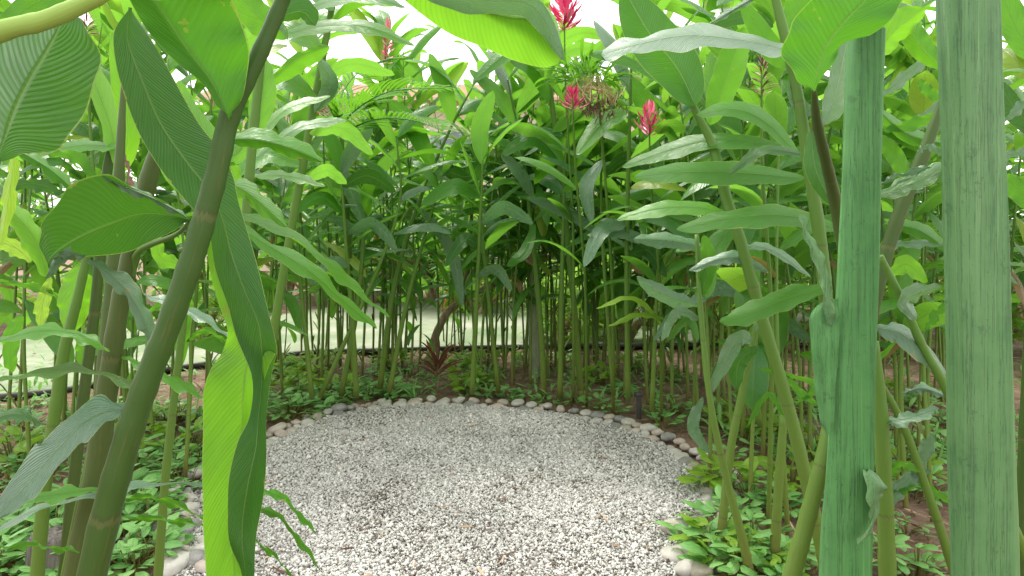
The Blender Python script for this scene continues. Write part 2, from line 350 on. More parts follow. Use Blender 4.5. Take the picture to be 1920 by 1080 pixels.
def pxstem(mb, pts, n=14, ground=True, rnd=.0, nd=4):
    """stem through (pixel x, pixel y, distance, width px); carried on down to the soil"""
    pts = list(pts)
    if ground:
        a, b = pts[-2], pts[-1]; d = b[2]; gy = HY + CAMZ * F / d
        k = (b[0] - a[0]) / (b[1] - a[1]); dy = gy - b[1]
        if dy > 20:
            pts.append((b[0] + k * dy * .42, b[1] + dy * .5, d, b[3] * 1.05)); pts.append((b[0] + k * dy * .7, gy + 6, d, b[3] * 1.12))
    tube(mb, [P(*p[:3]) for p in pts], [p[3] / F * p[2] / 2 for p in pts], n=n, segs=(len(pts) - 1) * 7 + 1, rnd=rnd, nodes_=nd if nd else 0)
    return P(*pts[-1][:3])

# ---------------------------------------------------------------- the setting
def arc(px): return [G(*p) for p in px]
ring_px = [(330, 1010), (352, 930), (500, 835), (560, 805), (625, 782), (700, 768), (790, 761), (880, 762), (970, 769), (1060, 780), (1130, 795),
           (1190, 812), (1248, 840), (1292, 872), (1318, 905), (1322, 955), (1303, 1005), (1282, 1060)]
ring = [Vector(p) for p in cat_rom([G(*p) for p in ring_px], 120)]
cxy = Vector((-.3, 3.95, 0))
a0 = math.atan2(ring[-1].y - cxy.y, ring[-1].x - cxy.x); a1 = math.atan2(ring[0].y - cxy.y, ring[0].x - cxy.x) + 0
front = []
aa = a1 if a1 > 0 else a1 + 2 * math.pi; bb = a0 + 2 * math.pi if a0 < 0 else a0 + 2 * math.pi
for i in range(1, 30):
    t = i / 30; ang = aa + (bb - aa) * t; r0 = (ring[0] - cxy).length * (1 - t) + (ring[-1] - cxy).length * t + .25 * math.sin(t * math.pi)
    front.append(cxy + Vector((math.cos(ang) * r0, math.sin(ang) * r0, 0)))
poly = ring + front[::-1]
# soil sheet
mb = MB(); nx_, ny_ = 150, 150
xs = np.concatenate([np.linspace(-60, -5, 12), np.linspace(-4.8, 6, 120), np.linspace(6.4, 60, 12)]); ys = np.concatenate([np.linspace(-8, 1.2, 6), np.linspace(1.3, 9, 90), np.linspace(9.5, 120, 14)])
rows = []
def soil_z(x, y):
    near = 1.3 < y < 9 and abs(x) < 6.2
    d = (Vector((x, y, 0)) - cxy).length
    k = min(1, max(0, (d - 1.9) / .5)) if near else 0
    return k * (.05 * noise.noise(Vector((x * 2.2, y * 2.2, 0))) + .025 * noise.noise(Vector((x * 9, y * 9, 3)))) - .012
for y in ys: rows.append([Vector((x, y, soil_z(x, y))) for x in xs])
mb.grid(rows, [[(p.x, p.y) for p in r] for r in rows], .5); tag(mb.build('soil', M['soil']), kind='structure')
# gravel chips (nobody could count them): one object
pp = np.array([(p.x, p.y) for p in poly])
def inside(x, y):
    c = np.zeros(x.shape, bool); j = len(pp) - 1
    for i in range(len(pp)):
        xi, yi = pp[i]; xj, yj = pp[j]
        c ^= ((yi > y) != (yj > y)) & (x < (xj - xi) * (y - yi) / (yj - yi + 1e-12) + xi); j = i
    return c
rs = np.random.RandomState(5)
NG = 175000
gx = rs.uniform(pp[:, 0].min(), pp[:, 0].max(), NG); gy = rs.uniform(max(2.3, pp[:, 1].min()), pp[:, 1].max(), NG)
k = inside(gx, gy); gx, gy = gx[k], gy[k]; ng = len(gx)
base = np.array([(1,0,0),(-1,0,0),(0,1,0),(0,-1,0),(0,0,1),(0,0,-1)], float)
tri = np.array([(0,2,4),(2,1,4),(1,3,4),(3,0,4),(2,0,5),(1,2,5),(3,1,5),(0,3,5)])
sz = rs.gamma(4, .0014, ng) + .0022
v = base[None] * rs.uniform(.55, 1.25, (ng, 6, 1)) + rs.normal(0, .22, (ng, 6, 3))
v[:, :, 2] *= .75
th = rs.uniform(0, 6.28, ng); ta = rs.normal(0, .6, ng)
ct, st_ = np.cos(ta)[:, None], np.sin(ta)[:, None]; y1 = v[:, :, 1] * ct - v[:, :, 2] * st_; z1 = v[:, :, 1] * st_ + v[:, :, 2] * ct
ct, st_ = np.cos(th)[:, None], np.sin(th)[:, None]; x2 = v[:, :, 0] * ct - y1 * st_; y2 = v[:, :, 0] * st_ + y1 * ct
v = np.stack([x2, y2, z1], -1) * sz[:, None, None]
v[:, :, 0] += gx[:, None]; v[:, :, 1] += gy[:, None]; v[:, :, 2] += (.008 + rs.uniform(0, .014, ng))[:, None]
me = bpy.data.meshes.new('gravel'); me.vertices.add(ng * 6); me.vertices.foreach_set('co', v.astype(np.float32).ravel())
fi = (tri[None] + (np.arange(ng) * 6)[:, None, None]).astype(np.int32).ravel()
me.loops.add(len(fi)); me.loops.foreach_set('vertex_index', fi); me.polygons.add(ng * 8)
me.polygons.foreach_set('loop_start', np.arange(0, len(fi), 3, dtype=np.int32)); me.update(calc_edges=True)
cell = .04; mb = MB(); gxx = np.arange(pp[:, 0].min() - .04, pp[:, 0].max() + .04, cell); gyy = np.arange(pp[:, 1].min() - .04, pp[:, 1].max() + .04, cell); vid = {}
for iy in range(len(gyy) - 1):
    ins = inside(gxx + cell / 2, np.full(len(gxx), gyy[iy] + cell / 2))
    for ix in np.nonzero(ins)[0]:
        f_ = []
        for a_, b_ in ((0, 0), (1, 0), (1, 1), (0, 1)):
            kk = (int(ix) + a_, iy + b_)
            if kk not in vid: vid[kk] = len(mb.v); mb.v.append((gxx[0] + kk[0] * cell, gyy[0] + kk[1] * cell, .006)); mb.uv.append((0, 0)); mb.r.append(.5)
            f_.append(vid[kk])
        mb.f.append(tuple(f_))
tag(mb.build('gravel_bed', M['gravelbed'], smooth=False), kind='structure')
# debris patches: chips soiled by leaf dust in irregular areas
pat = np.array([noise.noise(Vector((a * 2.1, b * 1.4, 7))) + .5 * noise.noise(Vector((a * 6, b * 4, 2))) for a, b in zip(gx, gy)])
cen = np.exp(-(((gx + .2) / .55) ** 2 + ((gy - 3.0) / .45) ** 2))
dirty = np.clip(pat * .55 + cen * .35 + .06, 0, 1)
rv = rs.uniform(0, 1, ng) ** .8; rv = np.where(rs.uniform(0, 1, ng) < dirty * .62, rv * .3, rv * .7 + .3)
at = me.attributes.new('rnd', 'FLOAT', 'POINT'); at.data.foreach_set('value', np.repeat(rv, 6).astype(np.float32))
m, nt, b, o = nodes('gravel_chip'); a = nt.nodes.new('ShaderNodeAttribute'); a.attribute_name = 'rnd'
nt.links.new(ramp(nt, a.outputs['Fac'], [(0, (.07, .055, .045)), (.13, (.16, .135, .11)), (.28, (.28, .255, .225)), (.45, (.43, .42, .395)), (.8, (.57, .56, .53)), (1, (.70, .69, .665))]), b.inputs['Base Color'])
b.inputs['Roughness'].default_value = .75; me.materials.append(m)
go = bpy.data.objects.new('gravel', me); C.objects.link(go)
tag(go, 'pale grey and white gravel chips filling the round clearing', 'gravel', kind='stuff')
# path beyond the canes, dark edging
edge = [G(-700, 800), G(60, 745), G(300, 700), G(560, 667), G(760, 660), G(900, 656), G(1150, 652), (G(1700, 650))]
e2 = [Vector(p) for p in cat_rom(edge, 40)]
mb = MB(); rows = [[Vector((p.x, p.y, .02)), Vector((p.x, p.y + 5.2 + (p.x + 6) * .1, .02))] for p in e2]
mb.grid([[r[1] for r in rows], [r[0] for r in rows]], [[(0, 0)] * 40] * 2, .5); tag(mb.build('path', M['path']), kind='structure')
mb = MB()
tube(mb, [p + Vector((0, 0, .03)) for p in e2[::3]], [.03] * len(e2[::3]), n=6)
tag(mb.build('path_edging', M['dark']), 'thin dark edging along the near side of the pale path', 'edging')
# ---------------------------------------------------------------- house far behind
h = thing('house', (-1.5, 24, 0), 'cream plastered house with a low tiled roof far behind the thicket', 'house')
mb = MB(); mb.box(-11, 6.5, 24, 32, 0, 6.1); mb.build('wall', M['plaster'], h, False)
mb = MB()
for i in range(12):
    y0 = 23.2 + i * .42; z0 = 6.0 + i * .13
    mb.box(-11.7, 7.2, y0, y0 + .5, z0, z0 + .1)
mb.build('roof', M['tile'], h, False)
for xw in (-9, -5.6, -2.2, 1.2, 4.6):
    for zw in (.9, 3.7):
        mb = MB(); mb.box(xw - .65, xw + .65, 23.93, 23.99, zw, zw + 1.4); f_ = mb.build('window', M['plaster'], h, False)
        mb = MB(); mb.box(xw - .55, xw + .55, 23.90, 23.925, zw + .1, zw + 1.3); mb.build('pane', M['pane'], f_, False)
# ---------------------------------------------------------------- background shrubs and trees beyond the path
def shrub_mesh(hh, rr, nl, ll, seed, fol, trunk=True):
    random.seed(seed); mb = MB(); cl = [(random.uniform(-rr, rr) * .75, random.uniform(-rr, rr) * .6, hh * random.uniform(.25, .9), rr * random.uniform(.3, .55)) for _ in range(14)]
    for i in range(nl):
        cx, cy, cz, cr_ = random.choice(cl); d = Vector((random.gauss(0, 1), random.gauss(0, 1), random.gauss(0, .8))).normalized() * cr_ * random.uniform(.5, 1)
        leaf(mb, Vector((cx, cy, cz)) + d, random.uniform(0, 6.28), random.uniform(-.6, 1), ll * random.uniform(.6, 1.3), ll * .36, random.uniform(.3, 1.4), random.uniform(-.5, .5), .2, 0, 4, 1, pet=.05)
    tb = MB()
    for c_ in cl[:7]: tube(tb, [(0, 0, -.05), (c_[0] * .3, c_[1] * .3, hh * .25), (c_[0] * .7, c_[1] * .7, c_[2] * .6), (c_[0], c_[1], c_[2])], [.07, .05, .03, .01], n=6)
    return mb, tb
protos = []
for i, (hh, rr, nl, ll, mt) in enumerate([(3.0, 1.5, 700, .34, 'leaf'), (2.2, 1.4, 600, .26, 'lime'), (4.6, 1.9, 900, .40, 'leafmid'), (1.5, 1.1, 500, .24, 'leaf')]):
    a, b = shrub_mesh(hh, rr, nl, ll, 50 + i, mt); protos.append((a, b, mt))
def instance(kind, parts, loc, rz, sc, label, cat, group):
    o = thing(kind, loc, label, cat, group); o.rotation_euler.z = rz; o.scale = (sc, sc, sc)
    for p_ in parts:
        c = p_.copy(); C.objects.link(c); c.parent = o
    return o
base_parts = {}
def first(kind, key, meshes, loc, rz, sc, label, cat, group):
    if key in base_parts: return instance(kind, base_parts[key], loc, rz, sc, label, cat, group)
    o = thing(kind, (0, 0, 0), label, cat, group); base_parts[key] = [mb_.build(nm, M[mt], o) for nm, mb_, mt in meshes]
    o.location = loc; o.rotation_euler.z = rz; o.scale = (sc, sc, sc); return o
a_, b_ = shrub_mesh(1.0, .75, 420, .26, 71, 'leaf'); protos.append((a_, b_, 'lime'))
words = ['bushy bright green shrub', 'low lime green shrub', 'tall broad green tree', 'small leafy green shrub', 'low spreading lime shrub']
rb = random.Random(3)
bgs = [(-9.5, 11.5, 2), (-7.2, 14, 2), (-8, 10, 0), (-5, 14.8, 0), (-3.2, 15.5, 1), (-1.2, 16, 0), (.8, 15.2, 1), (2.4, 14.2, 2), (4.2, 13.2, 0), (5.8, 12.2, 2), (7.6, 12.8, 0),
       (9.6, 12, 2), (-12, 15, 2), (3.2, 11.6, 1), (1.6, 11.2, 3), (-2.2, 14.2, 3), (5.2, 10.2, 0), (7.2, 9.4, 2), (-5.9, 12.3, 3), (12, 14, 2), (0, 18.5, 2), (-4, 19, 2), (8.5, 7.5, 2), (6.4, 7.6, 0), (-1.6, 13.6, 0), (-.4, 13.4, 1), (-2.8, 13.8, 0), (.6, 13.2, 0), (-3.9, 13.6, 3), (-1.0, 12.9, 3), (.6, 8.7, 4), (1.5, 8.9, 4), (2.5, 8.6, 4), (3.5, 8.5, 4), (4.6, 8.3, 4), (5.7, 8.4, 4), (-4.3, 9.4, 4), (-.6, 11.8, 4), (-6.8, 9.9, 4), (1.0, 10.2, 4), (3.0, 10.4, 0)]
for i, (x, y, k) in enumerate(bgs):
    side = 'left' if x < -4 else 'centre' if x < 2 else 'right'
    nm = f"{words[k]} beyond the path at {side}" 
    a, b, mt = protos[k]
    first('tree' if k == 2 else 'shrub', 'sh%d' % k, [('crown', a, mt), ('trunk', b, 'bark')], (x, y, 0), rb.uniform(0, 6), rb.uniform(.85, 1.1), nm, 'tree' if k == 2 else 'shrub', 'shrubs and trees beyond the path')
# ---------------------------------------------------------------- ginger canes of the thicket
def cane_proto(seed, hgt, nleaf, start, ll, wd, rad, lean=.12):
    random.seed(seed); st = MB(); fo = MB()
    bend = random.uniform(.3, 1) * lean * hgt; ba = 0
    def at_(t): return Vector((bend * t ** 1.8, .04 * math.sin(t * 5), hgt * t * (1 - .04 * t)))
    tube(st, [at_(i / 8) - Vector((0, 0, .06 if i == 0 else 0)) for i in range(9)], [rad * (1.15 - .85 * i / 8) for i in range(9)], n=8, segs=41, nodes_=4)
    # loose dry sheaths low on the cane
    for k in range(random.randint(0, 2)):
        t = random.uniform(.02, .22); leaf(st, at_(t), random.uniform(0, 6), 1.2, .16, .03, .8, 0, .9, .05, 5, 1, rnd=1.)
    pl = random.uniform(0, 3.14)
    for k in range(nleaf):
        t = start + (1 - start) * ((k + .5 * random.random()) / nleaf)
        az = pl + (math.pi if k % 2 else 0) + random.gauss(0, .35)
        el = .25 + .75 * t + random.gauss(0, .2)
        if t < .62 and random.random() < .45: el = random.uniform(-.9, .1)
        rn_ = 2. if (t < .55 and random.random() < .10) else 1.2 if random.random() < .05 else random.random()
        if k >= nleaf - 2: el = 1.2
        leaf(fo, at_(min(t, .995)), az, el, ll * random.uniform(.5, 1.25) * (.6 if rn_ > 1.5 else 1), wd * random.uniform(.65, 1.2) * (.45 if rn_ > 1.5 else 1), random.uniform(.5, 1.9), random.gauss(0, .35), random.uniform(.1, .45), .014, 11, 3, rnd=rn_, side=random.gauss(0, .4), pet=.05)
    return [('stem', st, 'stem'), ('foliage', fo, 'leaf')]
cp = {}
specs = [(3.05, 15, .38), (2.75, 13, .42), (3.3, 16, .42), (2.5, 12, .36), (2.9, 12, .46), (3.2, 14, .36), (2.1, 10, .4), (2.65, 14, .34), (3.0, 11, .5), (1.5, 8, .35), (2.85, 15, .4), (1.1, 6, .4)]
for i, (h_, nl, s_) in enumerate(specs): cp[i] = cane_proto(100 + i, h_, int(nl * 1.45), s_ - .05, .52 if h_ > 1.6 else .36, .195 if h_ > 1.6 else .10, .0105 if h_ > 1.6 else .007)
for i, (h_, nl, s_, ll_, wd_) in enumerate([(3.3, 15, .34, .66, .24), (2.9, 13, .36, .6, .22), (3.6, 15, .42, .68, .25), (2.4, 11, .32, .56, .21)]): cp[20 + i] = cane_proto(300 + i, h_, nl, s_, ll_, wd_, .0125)
rc = random.Random(8)
lm = [(400, 'by the hanging leaves'), (560, 'beyond the ring\'s left end'), (700, 'behind the ring\'s leafy left'), (790, 'just left of the red cordyline'), (880, 'behind the red cordyline'),
      (980, 'right of the red cordyline'), (1090, 'around the pale tree trunk'), (1180, 'left of the dark garden light'), (1300, 'right of the dark garden light'), (1420, 'over the ring\'s right curve'), (1600, 'beside the first green post'), (3000, 'beyond the green posts')]
def place_cane(x, y, kmax=None, group='ginger canes of the thicket', key=None, label=None):
    px = 960 + x / y * F
    key = rc.choice([0, 1, 2, 3, 4, 5, 7, 8, 10, 20, 21, 22, 23, 2, 5, 6, 9, 21, 23]) if key is None else key
    rz = rc.uniform(0, 6.283); ld = math.cos(rz)
    lean = 'leaning right' if ld > .45 else 'leaning left' if ld < -.45 else 'upright'
    size = 'short' if key in (6, 9, 11) else 'tall' if key in (0, 2, 5, 8) else 'broad-leaved' if key >= 20 else 'medium'
    where = next(t for lim, t in lm if px < lim)
    if px < 400: where = 'among the left-hand canes'
    row = 'front-row' if y < 4.5 else 'middle-row' if y < 6.8 else 'back-row'
    lab = label or f"{size} {lean} {row} ginger {where}"
    return first('ginger_plant', 'cane%d' % key, cp[key], (x, y, soil_z(x, y)), rz, rc.uniform(.9, 1.08), lab, 'ginger plant', group)
taken = []
def ok(x, y, md):
    for a, b in taken:
        if (a - x) ** 2 + (b - y) ** 2 < md * md: return False
    taken.append((x, y)); return True
# clumps behind the ring
clumps = [(800, 668, 5, .3), (840, 662, 5, .35), (545, 700, 9, .20), (590, 672, 8, .25), (655, 690, 10, .22), (715, 705, 9, .22), (760, 690, 6, .2), (850, 668, 3, .2), (915, 680, 9, .2), (945, 700, 9, .2), (1010, 715, 9, .17),
          (1050, 690, 9, .22), (1085, 700, 8, .18), (1130, 690, 7, .22), (1180, 700, 8, .25), (1230, 705, 8, .25), (1285, 720, 8, .25), (1340, 740, 8, .25), (1400, 745, 8, .3), (1470, 745, 7, .3),
          (1560, 750, 7, .3), (1700, 760, 8, .35), (1830, 770, 7, .4)]
for px, py, n_, sp in clumps:
    c_ = G(px, py)
    for _ in range(int(n_ * .85)):
        x, y = c_.x + rc.gauss(0, sp), c_.y + abs(rc.gauss(0, sp * 1.3)) - .05
        if (Vector((x, y, 0)) - cxy).length > 1.95 and ok(x, y, .05): place_cane(x, y)
# far rows closing the thicket at both ends
for _ in range(60):
    px = rc.choice([rc.uniform(1050, 2000), rc.uniform(-100, 520), rc.uniform(1050, 1900)]); y = rc.uniform(6.6, 8.8) if px > 600 else rc.uniform(4.6, 5.9)
    x = (px - 960) / F * y
    if ok(x, y, .1): place_cane(x, y)
for px, py, key in [(470, 770, 20), (500, 745, 22), (530, 752, 21), (440, 790, 22), (600, 735, 23), (1170, 745, 20), (1215, 752, 22), (1260, 770, 21), (1300, 790, 22), (1345, 800, 20), (1390, 830, 21), (1430, 860, 22), (1290, 750, 23), (1360, 770, 22), (1150, 720, 22), (1050, 715, 22), (960, 720, 20), (900, 715, 22), (660, 715, 22), (720, 700, 20), (1520, 870, 20), (1580, 840, 22), (1100, 700, 20),
                    (1680, 870, 22), (1740, 900, 21), (1700, 960, 23), (400, 820, 20), (350, 830, 22)]:
    p = G(px, py); place_cane(p.x, p.y, key=key)
# right-hand canes, nearer
for px, py, key in [(1310, 800, 10), (1405, 950, 7), (1462, 850, 0), (1440, 800, 2), (1330, 905, 1), (1375, 870, 5), (1500, 900, 3), (1680, 930, 2), (1720, 860, 0), (1750, 980, 5), (1600, 820, 8), (1480, 1010, 4), (1640, 840, 10), (1890, 900, 2), (1850, 820, 0)]:
    p = G(px, py); place_cane(p.x, p.y, key=key)
# left-hand canes
for px, py, key in [(60, 900, 0), (130, 860, 5), (200, 880, 1), (290, 850, 10), (345, 900, 3), (30, 850, 2), (400, 800, 7), (250, 820, 8), (-40, 900, 4), (-120, 980, 2), (330, 800, 5), (430, 760, 6), (470, 740, 0)]:
    p = G(px, py); place_cane(p.x, p.y, key=key)
# ---------------------------------------------------------------- border stones
def stone_mb(seed, a, b, c):
    rr = random.Random(seed); off = Vector((rr.uniform(0, 50), rr.uniform(0, 50), 0)); mb = MB(); rows = []; nn, mm = 9, 14
    for i in range(nn + 1):
        ph = math.pi * i / nn; row = []
        for j in range(mm):
            th_ = 2 * math.pi * j / mm; d = Vector((math.sin(ph) * math.cos(th_), math.sin(ph) * math.sin(th_), math.cos(ph)))
            k = 1 + .22 * noise.noise(d * 1.3 + off) + .05 * noise.noise(d * 4 + off)
            row.append(Vector((d.x * a * k, d.y * b * k, d.z * c * k)))
        rows.append(row)
    mb.grid(rows, [[(0, 0)] * mm] * (nn + 1), .5, wrap=True); return mb
sprot = {}
for i in range(6):
    for mt in ('white', 'pink', 'tan', 'grey'): sprot[i, mt] = None
sshape = [(.062, .045, .034), (.05, .044, .032), (.075, .048, .038), (.045, .036, .028), (.06, .055, .036), (.035, .028, .022)]
sz_word = ['oval', 'rounded', 'long', 'small', 'broad', 'tiny']
segs_l = ['in the pile at left front', 'on the left curve', 'by the leafy clump at far left', 'left of the red cordyline', 'before the red cordyline',
          'at the far side', 'before the pale tree trunk', 'before the dark garden light', 'on the right curve', 'at far right', 'by the variegated clump']
def place_stone(x, y, z, fr, row):
    i = rc.choice([0, 1, 2, 3, 4, 0, 2, 4, 5]); mt = rc.choice(['white', 'white', 'pink', 'tan', 'grey', 'white', 'pink'])
    if sprot[i, mt] is None:
        s_ = sshape[i]; o = stone_mb(i * 7 + len(mt), *s_).build('stone', M['stone_' + mt]); sprot[i, mt] = o
    else: o = sprot[i, mt].copy(); C.objects.link(o)
    s = rc.uniform(.62, 1.1); o.scale = (s, s, s * rc.uniform(.85, 1.1)); o.location = (x, y, z + sshape[i][2] * .3); o.rotation_euler = (rc.gauss(0, .12), rc.gauss(0, .12), rc.uniform(0, 3.14))
    colr = {'white': 'whitish', 'pink': 'pinkish', 'tan': 'tan', 'grey': 'grey'}[mt]
    tag(o, f"{sz_word[i]} {colr} {row} stone {segs_l[min(int(fr * 11), 10)]}", 'stone', 'border stones around the gravel')
acc = 0
for i in range(1, 120):
    acc += (ring[i] - ring[i - 1]).length
    if acc > .072:
        acc = 0; d = (ring[i] - cxy).normalized(); fr = i / 120
        p = ring[i] + d * rc.uniform(-.02, .02); place_stone(p.x, p.y, 0, fr, 'inner')
        if rc.random() < .4: p = ring[i] + d * rc.uniform(.15, .2); place_stone(p.x, p.y, -.012, fr, 'outermost')
        if rc.random() < .9: p = ring[i] + d * rc.uniform(.08, .13) + Vector((d.y, -d.x, 0)) * .04; place_stone(p.x, p.y, .012, fr, 'outer')
for _ in range(34):
    p = G(rc.uniform(300, 400), rc.uniform(935, 1080)); place_stone(p.x, p.y, rc.uniform(0, .02), .02, 'loose')
for _ in range(12):
    p = G(rc.uniform(1260, 1310), rc.uniform(985, 1078)); place_stone(p.x, p.y, rc.uniform(0, .02), .99, 'loose')
# ---------------------------------------------------------------- leaf litter (stuff)
random.seed(77); mb = MB(); mt_ = MB()
for _ in range(5200):
    px, py = random.uniform(-100, 2000), HY + (random.uniform(235 ** 1, 900))
    p = G(px, py)
    if (p - cxy).length < 1.78 and random.random() > .10: continue
    if p.y > 8: continue
    s = random.uniform(.015, .06)
    leaf(mb, p + Vector((0, 0, soil_z(p.x, p.y) + .012 if (p - cxy).length > 1.78 else .028)), random.uniform(0, 6.28), random.uniform(-.1, .4), s * random.uniform(.6, 2), s * random.uniform(.2, .55), random.uniform(-.6, 1.2), random.gauss(0, .5), random.uniform(0, 1), .05, 4, 1)
for _ in range(260):
    p = G(random.uniform(-50, 1950), random.uniform(700, 1080)); 
    if (p - cxy).length < 1.8: continue
    a = random.uniform(0, 6.28); l = random.uniform(.05, .3); q = p + Vector((math.cos(a) * l, math.sin(a) * l, random.uniform(0, .03)))
    z = Vector((0, 0, .02)); tube(mb, [p + z, (p + q) / 2 + z * random.uniform(.5, 2.5), q + z], [.004, .003, .001], n=4, segs=5, rnd=random.random())
tag(mb.build('leaf_litter', M['litter']), 'brown fallen leaf litter and twigs over the soil around the ring', 'leaf litter', kind='stuff')
# ---------------------------------------------------------------- ground cover clumps
def cover_mb(seed, n_, ll, spread, hgt):
    random.seed(seed); fo = MB(); st = MB()
    for _ in range(n_):
        a = random.uniform(0, 6.28); r = spread * math.sqrt(random.random()); h_ = hgt * random.uniform(.3, 1) * (1.15 - r / spread * .6)
        p = Vector((math.cos(a) * r, math.sin(a) * r, h_)); tube(st, [(p.x * .25, p.y * .25, -.03), (p.x * .7, p.y * .7, h_ * .8), p], [.003, .0025, .0015], n=4, segs=5)
        s = ll * random.uniform(.6, 1.2); leaf(fo, p, a + random.gauss(0, .8), random.uniform(0, .7), s, s * .72, random.uniform(.4, 1.5), random.gauss(0, .3), .25, .01, 6, 2, pet=.0)
    return [('stem', st, 'stem'), ('foliage', fo, 'cover')]
cov = {0: cover_mb(1, 34, .085, .16, .14), 1: cover_mb(2, 26, .10, .15, .17), 2: cover_mb(3, 18, .075, .12, .09), 3: cover_mb(4, 50, .08, .24, .12)}
cov[4] = [(a, b, 'lime' if a == 'foliage' else c) for a, b, c in cover_mb(9, 30, .12, .14, .22)]
cov[5] = cover_mb(14, 34, .115, .17, .16)
cnames = ['dense green clump', 'large-leaved pale clump', 'sparse little sprig', 'wide green mat', 'lime yellow clump', 'big-leaved bright clump']
cpts = [(1275, 935, 5), (1300, 965, 5), (1340, 985, 5), (1365, 1040, 5), (1320, 1030, 1), (1420, 1060, 5), (1260, 915, 1), (1310, 905, 0), (1395, 1080, 5), (60, 1020, 5), (240, 1060, 5), (300, 1000, 5), (330, 1060, 5), (180, 1000, 5), (270, 950, 5), (100, 960, 5), (20, 1070, 5), (350, 905, 5), (200, 940, 5), (570, 775, 5), (545, 770, 5), (620, 752, 5), (740, 742, 5), (690, 735, 5), (540, 785, 3), (575, 760, 0), (620, 765, 0), (560, 745, 1), (600, 735, 2), (650, 750, 1), (690, 745, 0), (735, 742, 1), (760, 735, 2), (520, 760, 1), (630, 722, 2), (700, 722, 2), (880, 735, 2), (915, 738, 0), (955, 745, 2), (985, 748, 2), (1020, 757, 2), (1075, 757, 2),
        (1120, 765, 1), (1150, 775, 2), (1220, 775, 2), (1165, 740, 2), (905, 690, 4), (870, 678, 4), (560, 690, 4), (730, 690, 4), (1245, 800, 2), (1260, 770, 0),
        (1290, 945, 1), (1320, 975, 0), (1350, 1000, 1), (1375, 975, 2), (1410, 1030, 0), (1340, 1045, 4), (1390, 1065, 1), (1300, 920, 2), (1440, 1075, 4), (1400, 985, 2), (1470, 1060, 2), (1460, 960, 2), (1275, 960, 0), (1265, 930, 1), (1500, 1080, 1), (1700, 1000, 2), (1660, 1050, 1), (1720, 1070, 0), (1690, 900, 2),
        (60, 960, 0), (100, 1010, 1), (150, 950, 3), (220, 930, 1), (260, 960, 0), (300, 930, 2), (240, 1010, 3), (280, 1050, 1), (330, 1070, 1), (180, 1060, 0), (60, 1060, 3), (10, 1000, 1), (120, 1080, 0), (330, 880, 0), (370, 870, 1), (280, 860, 2), (350, 850, 0), (100, 890, 2), (20, 910, 0), (190, 890, 0), (310, 1010, 3), (255, 1075, 0), (350, 1045, 4), (210, 980, 0), (390, 855, 2), (410, 840, 0), (440, 825, 2), (300, 800, 4), (110, 1040, 1), (280, 985, 0), (-20, 1060, 3), (0, 1080, 1), (460, 800, 2)]
for px, py in [(rc.uniform(450, 1300), rc.uniform(680, 745)) for _ in range(30)] + [(rc.uniform(1300, 1800), rc.uniform(740, 960)) for _ in range(52)] + [(rc.uniform(-20, 420), rc.uniform(760, 900)) for _ in range(26)]: cpts.append((px, py, rc.choice([2, 2, 0, 1, 4])))
for px, py, k in cpts:
    p = G(px, py)
    if (p - cxy).length < (1.6 if px < 1200 or py < 880 else 1.45): continue
    wh = 'among the left front canes' if px < 420 else 'at the ring\'s far left' if px < 660 else 'left of the red cordyline' if px < 800 else 'right of the red cordyline' if px < 960 else 'below the pale trunk' if px < 1130 else 'near the dark garden light' if px < 1260 else 'at the ring\'s right front' if px < 1520 else 'between the green posts'
    dp = 'near the gravel' if (p - cxy).length < 2.2 else 'among the canes'
    first('ground_cover_plant', 'cov%d' % k, cov[k], (p.x, p.y, soil_z(p.x, p.y)), rc.uniform(0, 6), rc.uniform(.8, 1.15), f"{cnames[k]} {wh}, {dp}", 'ground cover', 'ground cover clumps')
# small narrow seedlings filling the foot of the thicket
random.seed(21); gm = MB()
for _ in range(1000):
    px = random.uniform(-50, 1950); p = G(px, random.uniform(668, 760 if 480 < px < 1250 else 900))
    if (p - cxy).length < 1.9 or p.y > 8.0: continue
    h_ = random.uniform(.03, .22)
    for k in range(random.randint(2, 4)):
        leaf(gm, p + Vector((random.gauss(0, .02), random.gauss(0, .02), h_ * k / 4)), random.uniform(0, 6.28), random.uniform(.2, 1.2), random.uniform(.05, .16), random.uniform(.015, .05), random.uniform(.5, 1.6), random.gauss(0, .3), .2, .01, 4, 1)
tag(gm.build('undergrowth', M['cover']), 'small green seedlings and weeds between the cane feet', 'undergrowth', kind='stuff')
# ---------------------------------------------------------------- red cordyline, garden light, trunks, stump
p = G(820, 728); t = thing('cordyline', p, 'small red cordyline with upright maroon leaves behind the stones', 'cordyline')
mb = MB(); tube(mb, [p, p + Vector((.01, 0, .12)), p + Vector((0, 0, .24))], [.012, .01, .008], n=8); mb.build('stem', M['bark'], t)
random.seed(5); mb = MB()
for k in range(22): leaf(mb, p + Vector((0, 0, .10 + k * .006)), k * 2.4, .5 + k * .035, random.uniform(.24, .38), .06, random.uniform(.4, 1.2), 0, .5, .01, 8, 2)
mb.build('foliage', M['redleaf'], t)
p = G(1198, 782); t = thing('garden_light', p, 'short dark cylindrical garden light on the soil behind the right of the ring', 'garden light')
mb = MB(); tube(mb, [p - Vector((0, 0, .03)), p + Vector((0, 0, .09)), p + Vector((0, 0, .17))], [.02, .02, .02], n=14); mb.build('body', M['dark'], t)
mb = MB(); tube(mb, [p + Vector((0, 0, .171)), p + Vector((0, 0, .185)), p + Vector((0, 0, .2))], [.03, .032, .02], n=14); mb.build('cap', M['dark'], t)
def trunk(name, pts, rad, label, mat, cat='tree'):
    base = Vector(pts[0]); t = thing(name, base, label, cat); mb = MB(); rows = []
    tube(mb, pts, rad, n=16, segs=len(pts) * 8, nodes_=5); mb.build('trunk', M[mat], t); return t
g1 = G(1003, 705)
